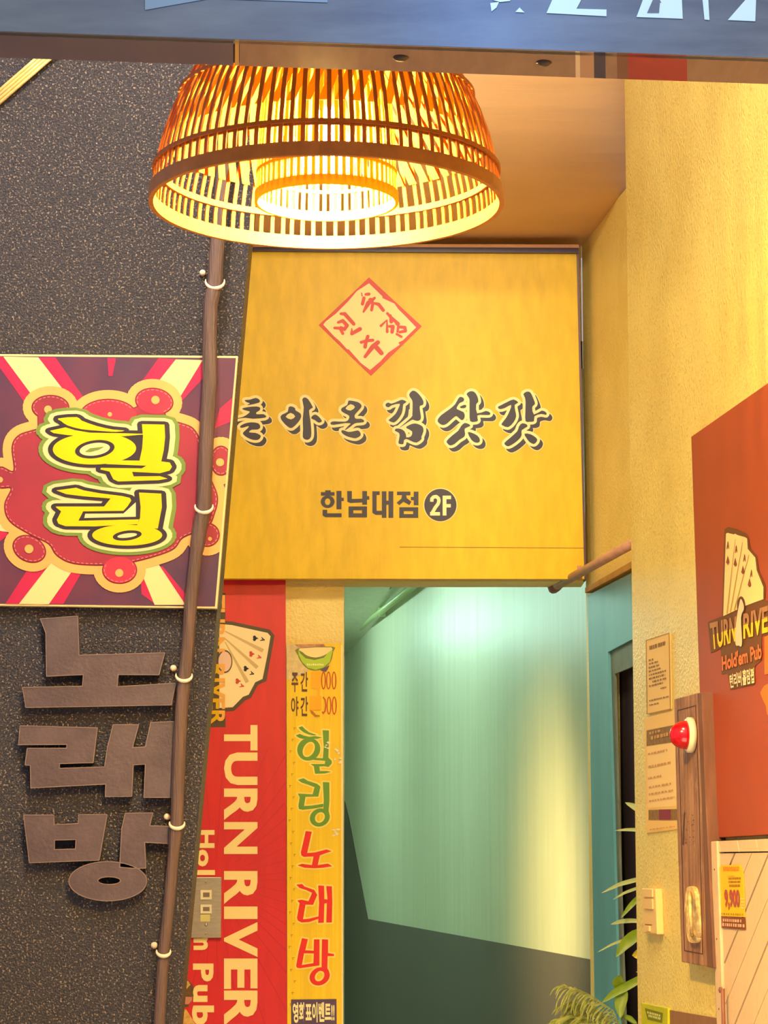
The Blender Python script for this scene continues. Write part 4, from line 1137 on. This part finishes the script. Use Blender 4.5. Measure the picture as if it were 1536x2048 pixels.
slab('keyhole', [w7(rect(235, 1120, 275, 1190))], PR, 0.001, M_DARK, hs, off=0.042)

# red siren
M_SIREN = mat('red_siren_plastic', (226, 12, 30), rough=0.15, spec=0.7, coat=0.6, trans=0.3)
sr = empty('alarm_siren', PR.at(1375, 1471, 0.033), 'red dome alarm light on a white ring, fixed to the wooden board', 'alarm light')
c = PR.at(1379, 1470, 0.0405)
lathe('base_ring', [(0.030, -0.006), (0.0385, -0.006), (0.0385, 0.004), (0.034, 0.008), (0.026, 0.008)], c, NR, mat('white_siren_base', (245, 228, 180), rough=0.3), sr, 40)
lathe('dome', [(0.031, 0.006), (0.031, 0.014), (0.029, 0.022), (0.024, 0.032), (0.016, 0.040), (0.006, 0.0435), (0.001, 0.044)], c, NR, M_SIREN, sr, 40)

# intercom / switch on the wall edge
M_IVW = mat('ivory_switch_plastic', (250, 206, 128), rough=0.35)
sw = empty('wall_switch', PR.at(1300, 1870, 0.0), 'cream plastic switch box at the edge of the yellow wall', 'switch')
w8 = lambda p: T(p, 1275, 1750, 14.63)
slab('casing', w8([(120,390),(520,400),(570,1740),(170,1700)]), PR, 0.018, M_IVW, sw, bevel=0.003)
slab('rocker', w8([(160,410),(420,415),(428,650),(170,640)]), PR, 0.004, M_IVW, sw, off=0.018, bevel=0.0015)
slab('rocker', w8([(175,700),(425,700),(432,1000),(185,990)]), PR, 0.004, M_IVW, sw, off=0.018, bevel=0.0015)
slab('slot', w8([(215,1430),(420,1445),(418,1475),(350,1480),(218,1460)]), PR, 0.0008, mat('ochre_slot', (160, 112, 40)), sw, off=0.018)
slab('key_tab', w8([(225,1480),(330,1490),(330,1650),(225,1640)]), PR, 0.005, M_IVW, sw, off=0.018, bevel=0.001)

# lime plaque at the foot of the wall edge
pq = empty('green_plaque', PR.at(1308, 2060, 0.0), 'lime green plaque at the bottom corner of the yellow wall', 'sign')
w9 = lambda p: T(p, 1270, 1990, 9.035)
slab('plate', w9([(110,140),(588,238),(598,1200),(120,1200)]), PR, 0.008, mat('lime_plastic', (206, 206, 30), rough=0.35, var=0.1, vscale=20), pq, bevel=0.001)
Ink().poly(w9([(175,235),(502,325),(485,505),(225,440)])).lay('green_label', PR, .0086, mat('olive_label', (122, 130, 10)), pq, 'olive green label')
marks(PR, .0092, w9([(220,290),(462,355),(455,455),(225,395)]), [(.02, .38, 0, 1), (.52, .42, 0.08, 1)], mat('pale_green_print', (232, 232, 130)), pq, 2)

# white plank door / shutter
M_PLANK = mat('peach_white_plank', (218, 188, 144), rough=0.5, var=0.06, vscale=6, speck=0.12, sscale=60, sc=(180, 130, 80))
M_PLG = mat('dark_plank_gap', (70, 40, 20), rough=0.7)
dr = struct(slab('door_2', [(1421, 1682), (1640, 1672), (1640, 3100), (1474, 3050), (1433, 2048)], PR, 0.018, M_PLG))
slab('door_stile', [(1422, 1683), (1433, 1682), (1446, 2048), (1487, 3050), (1474, 3050), (1433, 2048)], PR, 0.016, M_PLANK, dr, off=0.018, bevel=0.002)
def plank_set(name, clipq, lines, m, off, th, parent):
    geos = []
    for q in lines:
        p = clip_tri(q, clipq)
        if not p or len(p) < 3: continue
        f = [PR.at(x, y, off + th) for x, y in p]
        if len(f) >= 3: geos.append(f)
    V = []; Fc = []
    for f in geos:
        k0 = len(V); n = len(f)
        V += f + [p - NR * th for p in f]
        Fc.append(tuple(range(k0, k0 + n))); Fc.append(tuple(range(k0 + 2 * n - 1, k0 + n - 1, -1)))
        for i in range(n): Fc.append((k0 + i, k0 + n + i, k0 + n + (i + 1) % n, k0 + (i + 1) % n))
    o = mesh_obj(name, V, Fc, m, parent)
    bm = bmesh.new(); bm.from_mesh(o.data); bmesh.ops.recalc_face_normals(bm, faces=bm.faces); bm.to_mesh(o.data); bm.free()
    return o
top = []
for i in range(8):
    xa = 1434 + i * 38 - (0 if i else 0); top.append([(xa + 1, 1670), (xa + 37.2, 1666), (xa + 44, 1704.5), (xa + 8, 1706)])
top.insert(0, [(1428, 1672), (1434, 1672), (1441, 1706), (1428, 1706)])
plank_set('top_planks', [(1433, 1682.5), (1640, 1672.5), (1640, 1701), (1434, 1704)], top, M_PLANK, 0.018, 0.012, dr)
dg = []
# parallel diagonal boards; slope about -2.55 px/px
sl = 2.48
def dline(c, y): return c - (y - 1710) / sl
cs = [1400, 1468, 1502, 1536, 1571, 1606, 1644, 1682, 1722, 1762, 1800]
wid = {1468: 3.4, 1502: 1.3, 1536: 3.4, 1571: 1.3, 1606: 3.4, 1644: 1.3, 1682: 3.4}
for c0, c1 in zip(cs, cs[1:]):
    g0 = wid.get(c0, 1.0) / 2; g1 = wid.get(c1, 1.0) / 2
    dg.append([(dline(c0 + g0, 1600), 1600), (dline(c1 - g1, 1600), 1600), (dline(c1 - g1, 3100), 3100), (dline(c0 + g0, 3100), 3100)])
plank_set('diagonal_planks', [(1434, 1707), (1640, 1703), (1640, 3000), (1484, 3000), (1446, 2048)], dg, M_PLANK, 0.018, 0.010, dr)
for x, y in ((1429, 1739), (1433.5, 1878), (1438, 2018)):
    lathe('nail_hole', [(0.0022, 0), (0.0022, 0.0006)], PR.at(x, y, .034), NR, M_PLG, dr, 10)
bl = empty('door_bolt', PR.at(1448, 2060, 0.036), 'thin brown vertical bolt low on the white plank door', 'bolt')
tube('rod', [PR.at(1445.5, 1977, .042), PR.at(1449, 2120, .042)], 0.0042, mat('rusty_brown_metal', (134, 84, 66), rough=0.5), bl)
lathe('knob', [(0.003, 0), (0.006, 0.002), (0.006, 0.007), (0.002, 0.009)], PR.at(1445.5, 1980, .034), NR, mat('rusty_brown_metal', (134, 84, 66)), bl, 14)

# yellow price sticker on the plank door
st = empty('price_sticker', PR.at(1466, 1862, 0.031), 'yellow price sticker reading 9,900 on the white plank door', 'sticker')
f9 = lambda p: T(p, 1430, 1720, 13.66)
OS = 0.0295
slab('sheet', f9([(150,150),(690,125),(760,300),(800,900),(815,1560),(150,1530),(125,700),(110,250)]), PR, 0.001, mat('sticker_yellow', (250, 196, 24), rough=0.35), st, off=OS - 0.0005)
slab('strip', f9([(160,1545),(820,1585),(835,1905),(175,1855)]), PR, 0.001, mat('sticker_brown', (128, 64, 34), rough=0.35), st, off=OS - 0.0005)
i_ = Ink(); text(i_, '9,900', f9([(245,800),(665,805),(685,1385),(265,1370)]), 0.05)
j_ = Ink(); j_.t = list(i_.t)
i_.lay('price_lettering', PR, OS + .0014, mat('plum_price_ink', (150, 84, 80), c2=(190, 70, 50), vscale=60), st, 'plum coloured 9,900')
marks(PR, OS + .0012, f9([(225,180),(650,180),(650,310),(225,310)]), [(.05, .35, 0, 1), (.5, .4, 0, 1)], mat('sticker_orange', (226, 130, 30)), st, 12)
marks(PR, OS + .0012, f9([(340,430),(700,420),(680,750),(360,750)]), [(.02, .04, 0, .5), (.15, .18, .05, 1), (.45, .16, .05, 1), (.75, .2, .1, 1)], mat('sticker_umber', (160, 110, 20)), st, 13)
marks(PR, OS + .0012, f9([(170,1440),(780,1460),(775,1525),(175,1500)]), [(.1, .8, 0, 1)], mat('sticker_olive', (176, 140, 10)), st, 14)
marks(PR, OS + .0012, f9([(690,1030),(790,1030),(790,1350),(700,1340)]), [(.02, .15, 0, 1), (.3, .15, .1, 1), (.6, .1, 0, 1), (.8, .15, .1, 1)], M_PALE, st, 15)
marks(PR, OS + .0012, f9([(200,1590),(800,1620),(810,1870),(195,1825)]), [(.05, .32, .03, .9), (.55, .34, 0, 1)], mat('sticker_pink_print', (240, 176, 140)), st, 16)

# ------------------------------------------------------------------ plants in the alcove
M_LEAF = mat('yellow_green_leaf', (150, 168, 40), rough=0.4, c2=(116, 146, 30), vscale=30, trans=0.3)
M_LEAFP = mat('pale_green_leaf', (176, 186, 110), rough=0.4, trans=0.3)
M_LEAFY = mat('yellow_leaf', (236, 206, 40), rough=0.4, trans=0.3)
M_STEM = mat('green_stem', (128, 140, 50), rough=0.5)
M_POT = mat('terracotta', (150, 88, 60), rough=0.7)
def leaf_geo(pts, w, Y0=6.28, Y1=6.24, n=10, fold=0.25, shape=0.7):
    """leaf blade along photo points, tapering to a tip, with a folded midrib"""
    path = []
    for i in range(n + 1):
        t = i / n * (len(pts) - 1); k = min(int(t), len(pts) - 2); f = t - k
        path.append((pts[k][0] * (1 - f) + pts[k + 1][0] * f, pts[k][1] * (1 - f) + pts[k + 1][1] * f))
    V = []; Fc = []
    for i, (x, y) in enumerate(path):
        s = i / n; a_ = path[max(i - 1, 0)]; b2 = path[min(i + 1, n)]
        dx, dy = b2[0] - a_[0], b2[1] - a_[1]; l = math.hypot(dx, dy) or 1
        hw = w / 2 * (math.sin(math.pi * min(1, 0.12 + s * 0.88)) ** shape) + 0.15
        nx, ny = -dy / l * hw, dx / l * hw
        Y = Y0 + (Y1 - Y0) * s
        dep = hw * fold * Y / F
        V += [atY(x + nx, y + ny, Y + dep * 0.2), atY(x, y, Y + dep), atY(x - nx, y - ny, Y - dep)]
    for i in range(n):
        for j in (0, 1): Fc.append((i * 3 + j, i * 3 + j + 1, i * 3 + 4 + j, i * 3 + 3 + j))
    return V, Fc
pl = empty('broadleaf_plant', (0.665, 6.24, 0), 'leafy green houseplant with broad and spear leaves behind the yellow wall edge', 'plant')
lathe('pot', [(0.05, 0), (0.065, 0.12), (0.07, 0.13), (0.06, 0.13), (0.055, 0.115)], Vector((0.665, 6.24, 0)), (0, 0, 1), M_POT, pl, 24)
stemtop = atY(1296, 1640, 6.24)
Vs = []
Vs.append(tube_geo([Vector((0.665, 6.24, 0.1)), Vector((0.662, 6.24, 0.9)), Vector((stemtop.x + 0.005, 6.24, 1.35)), stemtop], [0.006, 0.005, 0.004, 0.002], 8))
Vs.append(tube_geo([atY(1310, 2120, 6.24), atY(1262, 2075, 6.25), atY(1243, 2040, 6.26), atY(1242, 2020, 6.26)], 0.0022, 6))
Vs.append(tube_geo([atY(1243, 2032, 6.26), atY(1262, 2044, 6.25), atY(1290, 2060, 6.24)], 0.002, 6))
V, Fc = join_geo(Vs); mesh_obj('stem', V, Fc, M_STEM, pl, smooth=True)
for pts_, w, m in (([(1296,1636),(1283,1622),(1266,1612),(1250,1605)], 13, M_LEAFP), ([(1300,1662),(1283,1660),(1255,1659),(1230,1661)], 7, M_LEAFP),
                   ([(1300,1754),(1270,1760),(1240,1768),(1203,1786)], 9, M_LEAFP), ([(1300,1766),(1275,1776),(1250,1785),(1226,1799)], 6, M_LEAFP),
                   ([(1298,1780),(1272,1800),(1258,1815),(1242,1836)], 11, M_LEAF), ([(1300,1843),(1260,1841),(1240,1843),(1221,1849)], 9, M_LEAFP),
                   ([(1300,1862),(1262,1874),(1225,1888),(1194,1905)], 5, M_LEAFP), ([(1292,1862),(1268,1872),(1248,1890),(1232,1914)], 24, M_LEAF),
                   ([(1310,1935),(1296,1912),(1280,1908),(1264,1911)], 28, M_LEAFY), ([(1305,1950),(1290,1942),(1272,1944)], 9, M_LEAFY),
                   ([(1300,1946),(1262,1968),(1230,1985),(1203,2006)], 17, M_LEAF), ([(1238,1978),(1236,1965),(1241,1950)], 22, M_LEAF), ([(1243,1968),(1244,1990),(1240,2012),(1242,2036)], 25, M_LEAF),
                   ([(1247,2032),(1260,2036),(1275,2048)], 9, M_LEAF)):
    V, Fc = leaf_geo(pts_, w, 6.24, 6.22 if m is M_LEAF else 6.26)
    mesh_obj('leaf', V, Fc, m, pl, smooth=True)

pm = empty('palm_plant', (0.56, 6.34, 0), 'feathery green palm with arching fronds at the foot of the teal doorway', 'plant')
lathe('pot', [(0.045, 0), (0.055, 0.10), (0.06, 0.11), (0.05, 0.11), (0.046, 0.10)], Vector((0.56, 6.34, 0)), (0, 0, 1), M_POT, pm, 24)
rd = random.Random(11)
tube('stem', [Vector((0.56, 6.34, 0.1)), Vector((0.565, 6.34, 0.6)), atY(1225, 2120, 6.34)], [0.007, 0.006, 0.004], M_STEM, pm, seg=8)
M_PALM = mat('olive_palm_leaf', (150, 158, 66), rough=0.4, c2=(196, 194, 104), vscale=40, trans=0.3)
for fr_, YY in (([(1225,2120),(1252,2075),(1225,2020),(1180,1990),(1128,1974)], 6.32), ([(1225,2120),(1228,2060),(1205,2025),(1165,2012),(1135,2015)], 6.36), ([(1225,2120),(1215,2070),(1180,2040),(1140,2040),(1112,2060)], 6.30)):
    e_ = []
    fine = []
    for i in range(len(fr_) - 1):
        for j in range(8):
            t = j / 8; fine.append((fr_[i][0] * (1 - t) + fr_[i + 1][0] * t, fr_[i][1] * (1 - t) + fr_[i + 1][1] * t))
    g = [tube_geo([atY(x, y, YY) for x, y in fine], [0.0022 - 0.0016 * i / len(fine) for i in range(len(fine))], 6)]
    for i in range(10, len(fine)):
        x, y = fine[i]; s = (i - 10) / (len(fine) - 10)
        L1 = 46 * (1 - 0.35 * s) + rd.uniform(-6, 6)
        g.append(leaf_geo([(x, y), (x - L1 * 0.45, y - 7 + rd.uniform(-3, 3)), (x - L1 * 0.8, y + 1 + rd.uniform(-4, 4)), (x - L1, y + 14 + rd.uniform(-5, 5))], 3.4, YY, YY - rd.uniform(0.0, 0.08), 7))
        g.append(leaf_geo([(x, y), (x - L1 * 0.3, y + 10), (x - L1 * 0.55, y + 24), (x - L1 * 0.55 + rd.uniform(-6, 6), y + 44)], 3.2, YY, YY - rd.uniform(0.02, 0.1), 7))
    V, Fc = join_geo(g); mesh_obj('frond', V, Fc, M_PALM, pm, smooth=True)

# ------------------------------------------------------------------ lights
def light(name, kind, loc, energy, color, size=0.1, rot=None, **kw):
    l = bpy.data.lights.new(name, kind); l.energy = energy; l.color = color
    if kind == 'AREA':
        l.size = size
        if 'size_y' in kw: l.shape = 'RECTANGLE'; l.size_y = kw['size_y']
    else: l.shadow_soft_size = size
    if kind == 'SPOT':
        l.spot_size = kw.get('cone', 1.2); l.spot_blend = kw.get('blend', 0.5)
    o = bpy.data.objects.new(name, l); o.location = loc
    if 'target' in kw:
        d = Vector(kw['target']) - Vector(loc); o.rotation_euler = d.to_track_quat('-Z', 'Y').to_euler()
    COL.objects.link(o); return o

light('corridor_warm_fill', 'SPOT', (-0.55, 7.75, 1.5), 85, (1.0, 0.74, 0.30), 0.08, target=(0.45, 8.15, 1.4), cone=1.5, blend=1.0)  # added spot behind the pier, warms the corridor's right wall
light('entrance_fill_spot', 'SPOT', (0.05, 3.6, 3.9), 225, (1.0, 0.86, 0.60), 0.15, target=(0.25, 6.8, 1.9), cone=1.5, blend=0.8)  # general fill added for the sign, pier, banner and right wall
light('dark_wall_fill', 'SPOT', (-0.55, 4.35, 4.25), 350, (1.0, 0.86, 0.74), 0.12, target=(-0.70, 5.5, 3.3), cone=1.3, blend=1.0)  # added spot without a fixture, brightens the top of the dark wall
light('soffit_fill', 'AREA', (0.45, 3.9, 0.35), 20, (1.0, 0.86, 0.66), 1.2, target=(0.30, 6.3, 3.4))  # unseen area light added low down to lift the soffit
light('broad_soft_fill', 'AREA', (0.3, 0.6, 4.4), 40, (1.0, 0.93, 0.84), 2.6, target=(0.0, 6.0, 1.8))  # broad soft fill added high near the camera
light('neon_glow', 'POINT', (0.16, 2.72, 2.85), 12.0, (0.12, 0.36, 1.0), 0.05)

w = bpy.data.worlds.new('world'); scene.world = w; w.use_nodes = True
bg = w.node_tree.nodes['Background']
bg.inputs['Color'].default_value = (0.86, 0.84, 1.0, 1)
bg.inputs['Strength'].default_value = 0.55

scene.view_settings.view_transform = 'Standard'
scene.view_settings.look = 'None'
scene.view_settings.exposure = 0.0
scene.view_settings.gamma = 1.0
scene.view_settings.use_curve_mapping = False
scene.cycles.sample_clamp_indirect = 6.0
scene.cycles.max_bounces = 8
